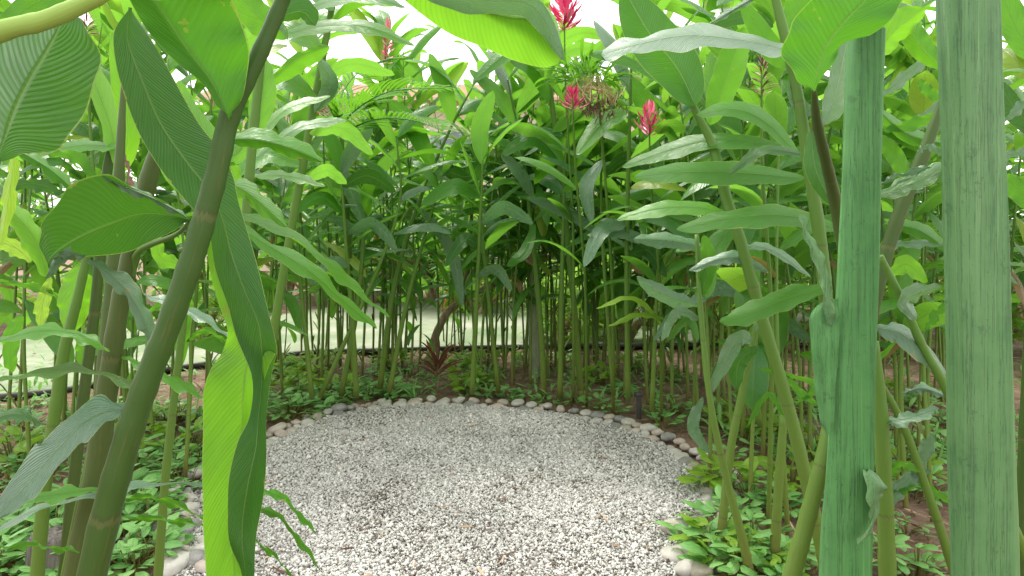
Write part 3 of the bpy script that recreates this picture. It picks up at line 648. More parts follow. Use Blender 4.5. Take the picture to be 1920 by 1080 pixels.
t = trunk('small_tree', [g1 - Vector((0, 0, .1)), g1 + Vector((-.02, 0, .6)), g1 + Vector((-.04, .02, 1.3)), g1 + Vector((0, .05, 2.2))], [.06, .05, .045, .035], 'slim tree with pale trunk standing among the canes at centre', 'palebark')
random.seed(9); mb = MB()
for k in range(60): leaf(mb, g1 + Vector((random.gauss(0, .25), random.gauss(0, .2), random.uniform(1.6, 2.5))), random.uniform(0, 6.3), random.uniform(0, 1.2), .4, .11, random.uniform(.5, 1.6), 0, .3, .01, 8, 2)
mb.build('crown', M['leafdark'], t)
g2 = G(800, 678)
t = trunk('leaning_tree', [g2 - Vector((0, 0, .1)), g2 + Vector((.12, .1, .35)), g2 + Vector((.35, .2, .65)), g2 + Vector((1.1, .5, 1.0)), g2 + Vector((1.9, .8, 1.4))], [.05, .045, .04, .035, .03], 'thin pale brown trunk leaning right behind the red cordyline', 'bark')
mb = MB(); tube(mb, [g2 + Vector((.3, .18, .6)), g2 + Vector((.45, .2, 1.0)), g2 + Vector((.5, .2, 1.7))], [.035, .03, .02], n=12); mb.build('limb', M['bark'], t)
mb = MB()
for k in range(50): leaf(mb, g2 + Vector((random.uniform(.3, 2.0), random.gauss(.4, .2), random.uniform(1.3, 2.1))), random.uniform(0, 6.3), random.uniform(0, 1.2), .36, .11, random.uniform(.5, 1.6), 0, .3, .01, 8, 2)
mb.build('crown', M['leafdark'], t)
p = G(95, 1075); p.z = 0
t = thing('tree_stump', p, 'grey weathered tree stump at the bottom left corner', 'stump')
mb = MB(); rows = []
for i in range(9):
    z = .17 * i / 8; rows.append([p + Vector((math.cos(a) * (.085 + .02 * (1 - i / 8) + .012 * noise.noise(Vector((math.cos(a) * 3, math.sin(a) * 3, z * 2)))), math.sin(a) * (.085 + .012 * noise.noise(Vector((a * 2, z, 1)))), z + (.03 * noise.noise(Vector((a * 3, 0, 0))) if i == 8 else 0))) for a in [k * 2 * math.pi / 24 for k in range(24)]])
rows.append([p + Vector((0, 0, .165))] * 24); mb.grid(rows, [[(0, 0)] * 24] * 10, .5, wrap=True); mb.build('wood', M['stumpwood'], t)
for k, px in enumerate((838, 850)):
    p = P(px, 588, 12.5); p.z = .02
    t = thing('marker_cone', p, ['smaller', 'larger'][k] + ' orange marker standing on the pale path far behind', 'marker', 'orange markers on the path')
    mb = MB(); s = .8 + .3 * k; tube(mb, [p, p + Vector((0, 0, .14 * s)), p + Vector((0, 0, .36 * s))], [.10 * s, .06 * s, .015], n=14); mb.build('cone', M['orange'], t)
    mb = MB(); mb.box(p.x - .13 * s, p.x + .13 * s, p.y - .13 * s, p.y + .13 * s, .021, .045); mb.build('foot', M['orange'], t, False)
# ---------------------------------------------------------------- flowering canes
def flower_mb(mb, base, up, ln, rad, n_, seed, dry=False):
    random.seed(seed); up = up.normalized()
    for k in range(n_):
        t = k / n_; az = k * 2.399; r = rad * (math.sin(math.pi * min(1, .15 + t * .85)) ** .7) * .35
        q = base + up * ln * t + Vector((math.cos(az), math.sin(az), 0)) * r * .4
        leaf(mb, q, az + random.gauss(0, .3), .35 + .85 * t + random.gauss(0, .15), rad * random.uniform(.9, 1.6) * (1.15 - .5 * t), rad * (.36 if not dry else .3), -.5 if not dry else .8, 0, .8, .02, 4, 1, rnd=random.random())
def flower_cane(px, py, d, ln, rad, gx_, gy_, label, n_=46, dry=False, seed=1, nl=8):
    g = G(gx_, gy_); tip = P(px, py, d)
    t = thing('flowering_ginger', g, label, 'flowering ginger', None)
    top = tip - Vector((0, 0, ln * .5)); mb = MB(); m1 = g.lerp(top, .5) + Vector((.03, 0, 0))
    tube(mb, [g - Vector((0, 0, .05)), m1, g.lerp(top, .85), top + Vector((0, 0, ln * .6))], [.013, .010, .007, .004], n=8, segs=31, nodes_=4); mb.build('stem', M['stem'], t)
    random.seed(seed); fo = MB()
    for k in range(nl):
        tt = .45 + .45 * k / nl; q = g.lerp(top, tt) + Vector((.02, 0, 0)); leaf(fo, q, (k % 2) * 3.14 + random.gauss(0, .5), .8, random.uniform(.35, .55), .12, random.uniform(.7, 1.7), random.gauss(0, .3), .3, .012, 10, 3)
    if nl: fo.build('foliage', M['leaf'], t)
    fb = MB(); flower_mb(fb, top, Vector((.03, 0, 1)), ln, rad, n_, seed, dry); fb.build('flower_head', M['dry' if dry else 'bract'], t)
flower_cane(726, 78, 6.2, .40, .055, 735, 700, 'ginger with a slender crimson flower spike against the pale sky left of centre', 60, seed=2)
flower_cane(1058, 24, 4.6, .24, .115, 1075, 752, 'ginger with a broad crimson flower at the top edge of centre', 60, seed=3, nl=5)
flower_cane(1217, 230, 3.9, .15, .075, 1240, 785, 'ginger with a small pink flower above the horizontal leaves at right', 34, seed=4, nl=5)
flower_cane(1074, 188, 3.9, .10, .06, 1100, 758, 'ginger with a small red flower just under the hanging fern', 28, seed=5, nl=4)
flower_cane(606, 203, 5.8, .13, .06, 615, 700, 'ginger with a round pink flower left of the palm frond', 30, seed=6)
flower_cane(560, 305, 5.5, .09, .06, 575, 720, 'ginger with a tiny red flower low in the left thicket', 24, seed=7)
flower_cane(1428, 145, 2.8, .16, .045, 1440, 1010, 'ginger with a dried brown flower head at upper right', 34, True, 8, nl=0)
flower_cane(1442, 312, 4.6, .09, .05, 1450, 800, 'ginger with a faint pink flower behind the horizontal leaves', 24, False, 9, nl=3)
flower_cane(162, 50, 3.6, .09, .05, 190, 900, 'ginger with a withered orange flower at the top left', 24, True, 10, nl=3)
# ---------------------------------------------------------------- fern clump with roots on a cane
c_ = P(1112, 160, 4.0); g = G(1150, 770)
t = thing('fern_clump', c_ + Vector((0, 0, -.2)), 'clump of small ferns with brown roots held high at centre right', 'fern')
random.seed(33); mb = MB()
for k in range(130):
    a = random.uniform(0, 6.28); q = c_ + Vector((-.04 + math.cos(a) * random.uniform(0, .2), math.sin(a) * random.uniform(0, .12), random.uniform(0, .12)))
    leaf(mb, q, a + random.gauss(0, .4), random.uniform(-.2, 1.3), random.uniform(.08, .20), random.uniform(.02, .035), random.uniform(.5, 2.2), random.gauss(0, .4), .3, .02, 6, 1)
mb.build('fronds', M['leafmid'], t)
mb = MB()
for k in range(70):
    x = random.uniform(-.13, .15); p0 = c_ + Vector((x, random.gauss(0, .05), random.uniform(-.13, -.07))); p1 = c_ + Vector((x * .25 + random.gauss(-.04, .05), random.gauss(0, .04), random.uniform(-.02, .08)))
    tube(mb, [p0, (p0 + p1) / 2 + Vector((x * .35 + random.gauss(0, .012), 0, random.gauss(.01, .01))), p1], [.003, .0025, .002], n=5, segs=5, rnd=random.random())
mb.build('roots', M['straw'], t)
mb = MB()
for k in range(190):
    q = c_ + Vector((random.gauss(.03, .075), random.gauss(0, .05), random.uniform(-.17, -.07))); leaf(mb, q, random.uniform(0, 6.28), random.uniform(-1.2, .8), random.uniform(.03, .07), .014, 1, 0, .5, .05, 3, 1, rnd=random.random() * .5)
mb.build('root_ball', M['dry'], t)['kind'] = 'stuff'
mb = MB(); tube(mb, [g - Vector((0, 0, .05)), g.lerp(c_, .5) + Vector((.05, 0, 0)), c_ + Vector((.02, .02, .1))], [.014, .011, .007], n=8, segs=31, nodes_=4); mb.build('stem', M['stem'], t)
# ---------------------------------------------------------------- canes that stand out in front of the thicket
random.seed(61)
def near_cane(pts, label, n_, ll, wd, t0=.0, mat='leaf', seed=0, extra=()):
    pts = [(a, b, c, d * .72) for a, b, c, d in pts]; wd *= 1.55; ll *= 1.22
    random.seed(seed); mb = MB(); foot = pxstem(mb, pts, n=10, ground=False); t = thing('ginger_plant', (foot.x, foot.y, 0), label, 'ginger plant'); mb.build('stem', M['stem'], t)
    s = cat_rom(pts, 60); pl = random.uniform(-.5, .5)
    for k in range(n_):
        q = s[int((t0 + (.62 - t0) * k / n_) * 59)]; az = pl + (math.pi if k % 2 else 0) + random.gauss(0, .3); m_ = MB()
        leaf(m_, P(*q[:3]), az, (1.25 if k < 2 else .8) + random.gauss(0, .15), ll * random.uniform(.75, 1.1), wd * random.uniform(.85, 1.1), random.uniform(.4, 1.6), random.gauss(0, .4), .3, .012, 14, 3, pet=.04)
        m_.build('leaf', M['leafblue' if random.random() < .18 else 'leafmid' if random.random() < .3 else mat], t)
    for mt_x, mid_, w_ in extra:
        m_ = MB(); pxleaf(m_, mid_, w_, w_, .09, -.09, nu=30); m_.build('leaf', M[mt_x], t)
near_cane([(952, 150, 5.5, 4), (968, 230, 5.6, 7), (985, 330, 5.7, 9), (1002, 480, 5.8, 12), (1016, 640, 5.9, 15), (1020, 745, 5.95, 16)], 'tall pale ginger cane rising at centre in front of the pale trunk', 7, .5, .15, seed=1, extra=[('leafmid', [(1002, 345, 5.65), (1040, 285, 5.5), (1096, 232, 5.4)], 25), ('leafmid', [(985, 300, 5.6), (930, 262, 5.5), (842, 268, 5.4)], 11), ('leaf', [(975, 250, 5.6), (940, 185, 5.5), (880, 130, 5.4)], 20), ('leaf', [(970, 215, 5.6), (1005, 160, 5.6), (1042, 108, 5.6)], 28), ('leafblue', [(1000, 370, 5.6), (975, 325, 5.5), (940, 288, 5.4)], 18), ('leafmid', [(1003, 420, 5.7), (985, 470, 5.5), (950, 500, 5.4)], 16)])
near_cane([(885, 165, 5.4, 4), (850, 230, 5.5, 7), (805, 330, 5.6, 9), (765, 440, 5.7, 11), (735, 560, 5.8, 13), (712, 728, 5.9, 15)], 'long ginger cane slanting up to the right, left of the cordyline', 7, .52, .16, seed=2, extra=[('leaf', [(850, 235, 5.5), (835, 170, 5.4), (805, 100, 5.3)], 24), ('leafmid', [(815, 320, 5.5), (775, 240, 5.4), (735, 190, 5.3)], 28), ('leafdark', [(820, 310, 5.5), (880, 330, 5.4), (915, 270, 5.3)], 26), ('leafblue', [(790, 390, 5.5), (845, 470, 5.3), (868, 575, 5.2)], 17), ('leafblue', [(800, 350, 5.5), (830, 320, 5.4), (850, 300, 5.4)], 15)])
near_cane([(1072, 200, 5.3, 4), (1060, 300, 5.4, 7), (1056, 430, 5.5, 10), (1052, 600, 5.6, 13), (1050, 745, 5.7, 15)], 'upright ginger cane below the hanging fern, foot by the border stones', 11, .5, .15, seed=3)
near_cane([(830, 330, 5.3, 4), (800, 430, 5.4, 8), (760, 580, 5.5, 11), (730, 735, 5.6, 13)], 'lower ginger cane crossing the long slanting one', 6, .4, .12, seed=4)
near_cane([(690, 300, 5.3, 4), (684, 400, 5.4, 9), (672, 560, 5.5, 12), (640, 740, 5.6, 14)], 'ginger cane with dark drooping leaves under the palm frond', 7, .45, .15, seed=5, extra=[('leafmid', [(692, 405, 5.3), (688, 360, 5.2), (712, 312, 5.2)], 18), ('leafblue', [(685, 430, 5.3), (650, 340, 5.2), (620, 300, 5.1)], 22)])
near_cane([(745, 260, 5.0, 4), (740, 420, 5.1, 8), (600, 745, 5.2, 12)], 'ginger cane slanting left from beneath the palm frond', 9, .45, .14, seed=6)
near_cane([(1130, 250, 5.0, 4), (1128, 420, 5.1, 8), (1150, 740, 5.3, 12)], 'ginger cane with broad leaves right of the hanging fern', 8, .5, .15, seed=7, extra=[('leafmid', [(1205, 262, 4.9), (1212, 200, 4.8), (1165, 135, 4.7)], 30), ('leafdark', [(1132, 330, 5), (1180, 300, 4.9), (1230, 340, 4.8)], 26), ('leafblue', [(1130, 300, 5), (1100, 350, 4.9), (1110, 420, 4.8)], 20)])
near_cane([(1245, 300, 4.6, 4), (1235, 480, 4.7, 9), (1222, 770, 4.8, 13)], 'ginger cane behind the garden light with leaves over the small pink flower', 8, .46, .14, seed=8, extra=[('lime', [(1250, 620, 4.6), (1190, 560, 4.4), (1118, 578, 4.3)], 7), ('lime', [(1250, 600, 4.6), (1200, 590, 4.4), (1140, 612, 4.3)], 8), ('cover', [(1250, 640, 4.5), (1290, 600, 4.4), (1310, 640, 4.3)], 13), ('leafblue', [(1250, 620, 4.4), (1262, 590, 4.3), (1225, 640, 4.3)], 13), ('leafblue', [(1238, 480, 4.6), (1180, 440, 4.5), (1100, 440, 4.4)], 16)])
near_cane([(565, 330, 4.9, 4), (560, 480, 5.0, 10), (585, 745, 5.1, 14)], 'ginger cane at the left of the clearing with a bright leaf fan', 10, .45, .13, seed=9)
near_cane([(900, 300, 5.6, 4), (905, 450, 5.6, 8), (935, 735, 5.8, 12)], 'ginger cane with a long hanging leaf between the cordyline and pale trunk', 9, .45, .14, seed=10)
near_cane([(640, 330, 4.6, 5), (650, 480, 4.8, 10), (662, 620, 5.0, 13), (668, 742, 5.2, 15)], 'ginger cane left of the slanting one with drooping blue-green leaves', 4, .42, .13, seed=11, extra=[('leafmid', [(645, 400, 4.7), (600, 370, 4.6), (548, 400, 4.5)], 18), ('leafblue', [(650, 440, 4.8), (700, 420, 4.7), (745, 470, 4.6)], 18), ('leafdark', [(642, 350, 4.6), (690, 330, 4.6), (742, 360, 4.6)], 22), ('leafblue', [(655, 500, 4.8), (620, 490, 4.7), (590, 530, 4.6)], 14), ('leafmid', [(640, 330, 4.6), (625, 270, 4.6), (590, 220, 4.6)], 20)])
near_cane([(905, 300, 4.9, 5), (900, 420, 5.0, 9), (893, 580, 5.2, 12), (885, 738, 5.45, 14)], 'ginger cane just right of the red cordyline with broad glossy leaves', 3, .45, .14, seed=12, extra=[('leafmid', [(903, 370, 5), (850, 350, 4.9), (790, 385, 4.8)], 22), ('leafblue', [(900, 420, 5), (945, 390, 4.9), (1000, 420, 4.8)], 20), ('leaf', [(905, 310, 4.9), (900, 240, 4.9), (925, 170, 4.9)], 26), ('leafdark', [(900, 460, 5.1), (870, 450, 5), (835, 500, 4.9)], 18), ('leafblue', [(895, 520, 5.1), (930, 505, 5), (960, 545, 4.9)], 15)])
near_cane([(1390, 250, 3.7, 5), (1395, 420, 3.8, 9), (1410, 640, 4.0, 12), (1425, 800, 4.1, 14)], 'ginger cane behind the level leaves with broad bright blades', 4, .5, .15, seed=13, extra=[('leaf', [(1395, 400, 3.8), (1340, 470, 3.7), (1325, 560, 3.6)], 30), ('leaf', [(1390, 280, 3.7), (1450, 220, 3.6), (1500, 230, 3.5)], 32), ('leafmid', [(1400, 480, 3.9), (1460, 430, 3.8), (1540, 450, 3.7)], 28), ('leafblue', [(1405, 560, 3.9), (1350, 540, 3.8), (1290, 570, 3.7)], 22), ('leafblue', [(1410, 640, 4.0), (1460, 600, 3.9), (1520, 640, 3.8)], 22), ('leaf', [(1390, 260, 3.7), (1350, 190, 3.7), (1330, 100, 3.7)], 36), ('leafdark', [(1412, 680, 4.0), (1370, 670, 3.9), (1330, 720, 3.8)], 20)])
near_cane([(1185, 90, 4.2, 5), (1180, 250, 4.3, 9), (1175, 500, 4.6, 12), (1178, 752, 4.95, 14)], 'tall ginger cane between the hanging fern and the small pink flower', 3, .5, .15, seed=14, extra=[('leaf', [(1182, 130, 4.2), (1225, 70, 4.2), (1290, 60, 4.2)], 30), ('leaf', [(1180, 210, 4.3), (1130, 230, 4.2), (1080, 290, 4.1)], 26), ('leafmid', [(1178, 330, 4.4), (1230, 340, 4.3), (1290, 400, 4.2)], 26), ('leafblue', [(1176, 420, 4.5), (1130, 430, 4.4), (1095, 500, 4.3)], 22), ('leafdark', [(1176, 480, 4.6), (1215, 470, 4.5), (1250, 520, 4.4)], 20)])
# ---------------------------------------------------------------- palm
def frond(mb, pts, ll, n_, flip=1):
    s = [Vector(q) for q in cat_rom(pts, n_ + 1)]
    tube(mb, pts, [.008, .006, .004, .002][:len(pts)], n=6)
    for i in range(2, n_):
        d = (s[i + 1] - s[i - 1]).normalized(); az = math.atan2(d.y, d.x); t_ = i / n_; l = ll * (math.sin(math.pi * (t_ * .85 + .12)) ** .6)
        for sg in (1, -1): leaf(mb, s[i], az + sg * (1.0 - .45 * t_) * .9, d.z * .6 + .25, l * random.uniform(.9, 1.1), .03, .9, 0, .5, 0, 6, 1, pet=.0)
g = G(660, 700); t = thing('palm', g, 'small feather-leaved palm rising in the thicket left of centre', 'palm')
random.seed(4)
mb = MB(); hub = P(640, 250, 5.0); tube(mb, [g - Vector((0, 0, .05)), g.lerp(hub, .5) + Vector((0, .1, 0)), hub], [.03, .025, .018], n=10); mb.build('trunk', M['stem'], t)
for pts in ([(640, 250, 5.0), (660, 212, 4.9), (730, 172, 4.8), (835, 165, 4.7)], [(640, 250, 5.0), (610, 190, 4.9), (550, 150, 4.8), (490, 135, 4.7)], [(640, 250, 5.), (700, 225, 4.6), (770, 225, 4.4), (830, 245, 4.2)], [(640, 250, 5), (640, 180, 5.3), (680, 130, 5.6), (740, 110, 5.8)]):
    mb = MB(); frond(mb, [P(*q) for q in pts], .36, 26); mb.build('frond', M['leafmid'], t)
p = G(1000, 1500)
# ---------------------------------------------------------------- the two green posts at the right
def post(name, prof_, d, thick, mat, label):
    """prof_: (y px, left px, right px) from top to foot"""
    gy = HY + CAMZ * F / d; a, b = prof_[-2], prof_[-1]; k = (gy - b[0]) / (b[0] - a[0])
    prof_ = prof_ + [(gy + 8, b[1] + (b[1] - a[1]) * k * .5, b[2] + (b[2] - a[2]) * k * .5)]
    foot = P((prof_[-1][1] + prof_[-1][2]) / 2, gy, d); t = thing(name, foot, label, 'post')
    s = cat_rom(prof_, 90); mb = MB(); rows = []; n = 40
    for q in s:
        c = P((q[1] + q[2]) / 2, q[0], d); xl_ = (q[1] - 960) / F * (d + thick * .93); xr_ = (q[2] - 960) / F * d; c.x = (xl_ + xr_) / 2; hw = (xr_ - xl_) / 2 * 1.05; row = []
        for k in range(n):
            a = 2 * math.pi * k / n; ca, sa = math.cos(a), math.sin(a); e = .42
            x = math.copysign(abs(ca) ** e, ca) * hw; y = math.copysign(abs(sa) ** e, sa) * thick / 2
            g_ = noise.noise(Vector((x * 32, y * 32, c.z * .9))) * .004 + noise.noise(Vector((x * 90, y * 90, c.z * 2.5))) * .0016
            row.append(c + Vector((x + g_ * ca * 1.2, y + thick / 2 + g_ * 1.3, 0)))
        rows.append(row)
    rows = [[p_ * 1 for p_ in rows[0]]] + rows; cc = sum(rows[0], Vector()) / n; rows[0] = [cc.lerp(p_, .02) for p_ in rows[0]]
    mb.grid([r[::-1] for r in rows], [[(0, 0)] * n] * len(rows), .5, wrap=True); mb.build('shaft', M[mat], t); return t
p1 = post('wooden_post', [(52, 1584, 1664), (70, 1582, 1664), (250, 1576, 1658), (500, 1566, 1652), (700, 1557, 1646), (900, 1547, 1643), (1080, 1536, 1640)], 1.5, .055, 'post',
     'narrower deep green weathered post, topped by a drooping leaf, bark splitting off')
p2 = post('wooden_post', [(-330, 1742, 1872), (0, 1753, 1884), (200, 1760, 1890), (450, 1766, 1900), (700, 1770, 1907), (900, 1773, 1914), (1080, 1777, 1920)], 1.35, .075, 'post2',
     'broader faded green weathered post near the right edge, taller than the other')
mb = MB(); rowleaf(mb, [(1548, 560, 1560, 560, 1572, 560, 1.5, 1.49, 1.5), (1519, 592, 1545, 590, 1574, 600, 1.53, 1.50, 1.5), (1521, 650, 1540, 655, 1572, 660, 1.53, 1.50, 1.5), (1527, 720, 1548, 725, 1566, 730, 1.53, 1.5, 1.5),
    (1536, 780, 1552, 785, 1564, 790, 1.52, 1.5, 1.5), (1548, 815, 1553, 815, 1558, 815, 1.51, 1.5, 1.5)], rip=.003, bulge=.004); mb.build('bark_flake', M['post'], p1)
mb = MB(); rowleaf(mb, [(1498, 402, 1502, 402, 1507, 402, 1.47, 1.47, 1.48), (1506, 440, 1513, 440, 1520, 440, 1.47, 1.47, 1.48), (1520, 475, 1530, 475, 1540, 470, 1.47, 1.47, 1.48), (1535, 520, 1545, 515, 1552, 505, 1.48, 1.48, 1.48), (1543, 560, 1550, 560, 1562, 560, 1.48, 1.48, 1.49), (1548, 610, 1556, 610, 1568, 610, 1.49, 1.49, 1.5)], rip=.004); mb.build('peeling_strip', M['post2'], p1)
mb = MB(); rowleaf(mb, [(1620, 880, 1626, 885, 1630, 878, 1.48, 1.48, 1.5), (1625, 930, 1640, 905, 1662, 910, 1.46, 1.45, 1.5), (1630, 960, 1640, 935, 1655, 925, 1.46, 1.45, 1.5), (1632, 990, 1638, 960, 1650, 940, 1.47, 1.46, 1.5),
    (1612, 1005, 1632, 995, 1640, 985, 1.46, 1.46, 1.48), (1604, 1030, 1610, 1020, 1625, 1010, 1.46, 1.46, 1.47)], rip=.003); mb.build('curled_flap', M['post2'], p1)
# ---------------------------------------------------------------- large plants close to the camera
random.seed(42)
def hero(name, label, cat, stems, leaves, group=None):
    d = stems[0][1][-1][2]; t = None; built = []
    for mat, pts, *o_ in stems:
        mb = MB(); foot = pxstem(mb, pts, rnd=o_[0] if o_ else 0.); built.append((mb, mat, foot))
    f0 = built[0][2]; t = thing(name, (f0.x, f0.y, 0), label, cat, group)
    for mb, mat, _ in built: mb.build('stem', M[mat], t)
    for lf in leaves:
        mb = MB(); mat = lf[0]
        if isinstance(lf[1], str): rowleaf(mb, lf[2], **(lf[3] if len(lf) > 3 else {}))
        else: pxleaf(mb, lf[1], lf[2], lf[3], *(lf[4] if len(lf) > 4 else (0, 0)), **(lf[5] if len(lf) > 5 else {}))
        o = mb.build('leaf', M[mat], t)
        if mat == 'leafbright' and isinstance(lf[1], str) and t['category'] == 'ginger plant' and 'diagonal olive stem' in label: o['label'] = 'yellow-green hanging leaf, its backlit brightness put into the colour'
    return t
W3 = lambda a, b, c, d, e, f, dm, dl=0., dr=0.: (a, b, c, d, e, f, dm + dl, dm, dm + dr)
hero('ginger_plant', 'giant ginger with thick diagonal olive stem and long twisted hanging leaf', 'ginger plant', [
    ('stemdark', [(575, -140, .98, 20), (550, -60, .98, 24), (530, 0, 1, 27), (482, 110, 1, 31), (432, 215, 1.0, 37), (405, 330, 1, 39), (365, 470, 1, 43), (320, 600, 1, 44), (270, 730, 1, 46), (225, 870, 1, 49), (172, 1080, 1, 52)])],
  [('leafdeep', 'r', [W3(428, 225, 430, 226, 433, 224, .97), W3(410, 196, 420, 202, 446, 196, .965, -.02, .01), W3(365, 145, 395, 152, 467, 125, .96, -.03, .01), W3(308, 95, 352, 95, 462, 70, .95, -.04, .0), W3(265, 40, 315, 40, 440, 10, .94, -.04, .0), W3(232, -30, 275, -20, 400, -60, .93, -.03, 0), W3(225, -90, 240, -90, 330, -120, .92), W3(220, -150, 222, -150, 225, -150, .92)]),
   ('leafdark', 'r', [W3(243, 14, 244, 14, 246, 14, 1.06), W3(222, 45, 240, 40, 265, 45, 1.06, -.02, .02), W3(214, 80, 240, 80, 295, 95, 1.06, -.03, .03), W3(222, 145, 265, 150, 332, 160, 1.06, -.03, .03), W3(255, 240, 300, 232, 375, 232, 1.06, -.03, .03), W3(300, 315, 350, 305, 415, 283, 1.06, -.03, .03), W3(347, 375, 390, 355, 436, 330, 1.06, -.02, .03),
      W3(386, 425, 415, 405, 446, 372, 1.06, -.01, .03), W3(402, 500, 433, 475, 470, 450, 1.06, .0, .03), W3(422, 565, 458, 545, 498, 560, 1.05, .01, .0), W3(440, 625, 485, 610, 521, 648, 1.04, .02, -.01), W3(470, 700, 492, 690, 512, 690, 1.05, .0, .02), W3(468, 780, 485, 780, 502, 780, 1.05, -.01, .03), W3(448, 830, 480, 840, 498, 850, 1.04, -.03, .03), W3(428, 900, 465, 910, 492, 930, 1.03, -.04, .03), W3(424, 960, 455, 980, 485, 990, 1.03, -.04, .03), W3(430, 1010, 455, 1030, 480, 1045, 1.03, -.03, .03), W3(450, 1070, 462, 1085, 474, 1100, 1.04), W3(462, 1150, 463, 1150, 464, 1150, 1.05)], dict(nu=90, rip=.003)),  # shaded side of the twisted leaf, its shade put into the dark green
   ('leafbright', 'r', [W3(390, 440, 392, 440, 394, 440, 1.10), W3(393, 500, 402, 500, 412, 505, 1.09), W3(405, 560, 425, 560, 445, 560, 1.08), W3(428, 620, 458, 590, 495, 610, 1.07, .0, .0), W3(418, 655, 465, 660, 518, 652, 1.06, .03, -.02), W3(395, 692, 460, 700, 505, 690, 1.06, .02, -.01), W3(382, 745, 456, 745, 482, 750, 1.06, .02, .01), W3(380, 820, 453, 810, 462, 815, 1.07, .0, .02), W3(379, 900, 438, 890, 450, 900, 1.07, -.01, .02), W3(381, 980, 430, 970, 440, 985, 1.07, -.01, .02), W3(386, 1080, 440, 1060, 455, 1080, 1.07), W3(400, 1170, 440, 1150, 455, 1180, 1.07), W3(430, 1260, 432, 1260, 434, 1260, 1.07)], dict(nu=80, rip=.003)),  # same leaf's backlit half as a second blade, glow put into its colour
   ('leafmid', [(415, 262, 1.15), (480, 262, 1.16), (545, 278, 1.18), (606, 304, 1.2)], 24, 33, (.02, .06)),
   ('leaf', [(415, 335, 1.2), (470, 365, 1.25), (538, 426, 1.3)], 26, 28, (.0, .08)),
   ('leafmid', [(400, 395, 1.15), (470, 440, 1.2), (570, 500, 1.25), (640, 560, 1.3), (706, 616, 1.35)], 21, 20, (-.03, .06), dict(rip=.005)),
   ('leafmid', [(400, 385, 1.3), (500, 420, 1.35), (600, 480, 1.4), (660, 540, 1.45), (730, 594, 1.5)], 11, 17, (-.04, .06), dict(rip=.006)),
   ('leafbright', 'r', [W3(640, -120, 660, -130, 690, -140, 1.4), W3(700, -60, 760, -75, 880, -90, 1.4, .08, .05), W3(758, 0, 835, -18, 930, -60, 1.4, .1, .08), W3(830, 55, 885, 14, 940, -40, 1.4, .12, .1), W3(900, 87, 952, 32, 985, -5, 1.4, .12, .12), W3(965, 113, 1003, 38, 1020, 10, 1.4, .12, .12), W3(1015, 127, 1033, 64, 1045, 40, 1.4, .1, .1), W3(1045, 118, 1047, 92, 1050, 75, 1.4, .05, .05), W3(1052, 112, 1053, 112, 1054, 112, 1.4)], dict(rip=.005, nu=60)),
   ('leafblue', [(690, -90, 1.33), (800, -30, 1.33), (900, -2, 1.34), (1000, 12, 1.36), (1058, 112, 1.37)], 46, 30, (.05, -.02), dict(rip=.006)),
   ])
hero('ginger_plant', 'far-left ginger with a huge dark pleated leaf and pale thick petiole above', 'ginger plant', [
    ('stemdark', [(-8, 300, .92, 16), (-40, 420, .92, 30), (-75, 620, .92, 40), (-90, 900, .92, 48)]),
    ('stempale', [(260, -60, .8, 26), (190, -10, .8, 30), (90, 36, .8, 35), (-10, 64, .8, 38), (-120, 140, .82, 42), (-200, 420, .86, 50), (-230, 900, .9, 55)])],
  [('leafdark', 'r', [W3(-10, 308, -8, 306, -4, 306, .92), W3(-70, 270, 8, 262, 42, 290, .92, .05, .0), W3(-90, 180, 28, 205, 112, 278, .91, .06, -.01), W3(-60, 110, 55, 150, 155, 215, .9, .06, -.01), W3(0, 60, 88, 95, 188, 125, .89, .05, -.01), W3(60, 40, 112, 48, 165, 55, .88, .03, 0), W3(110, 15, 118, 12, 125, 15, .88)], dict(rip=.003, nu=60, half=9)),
   ('leafmid', [(180, -30, .85), (330, -20, .88), (470, -40, .92)], 30, 66, (0, .03)),
   ('leafmid', [(-10, 60, .95), (60, 10, .97), (160, -40, 1.)], 40, 40),
   ('lime', [(28, 285, 1.1), (18, 360, 1.1), (2, 460, 1.1)], 18, 22, (.02, .02)),
   ])
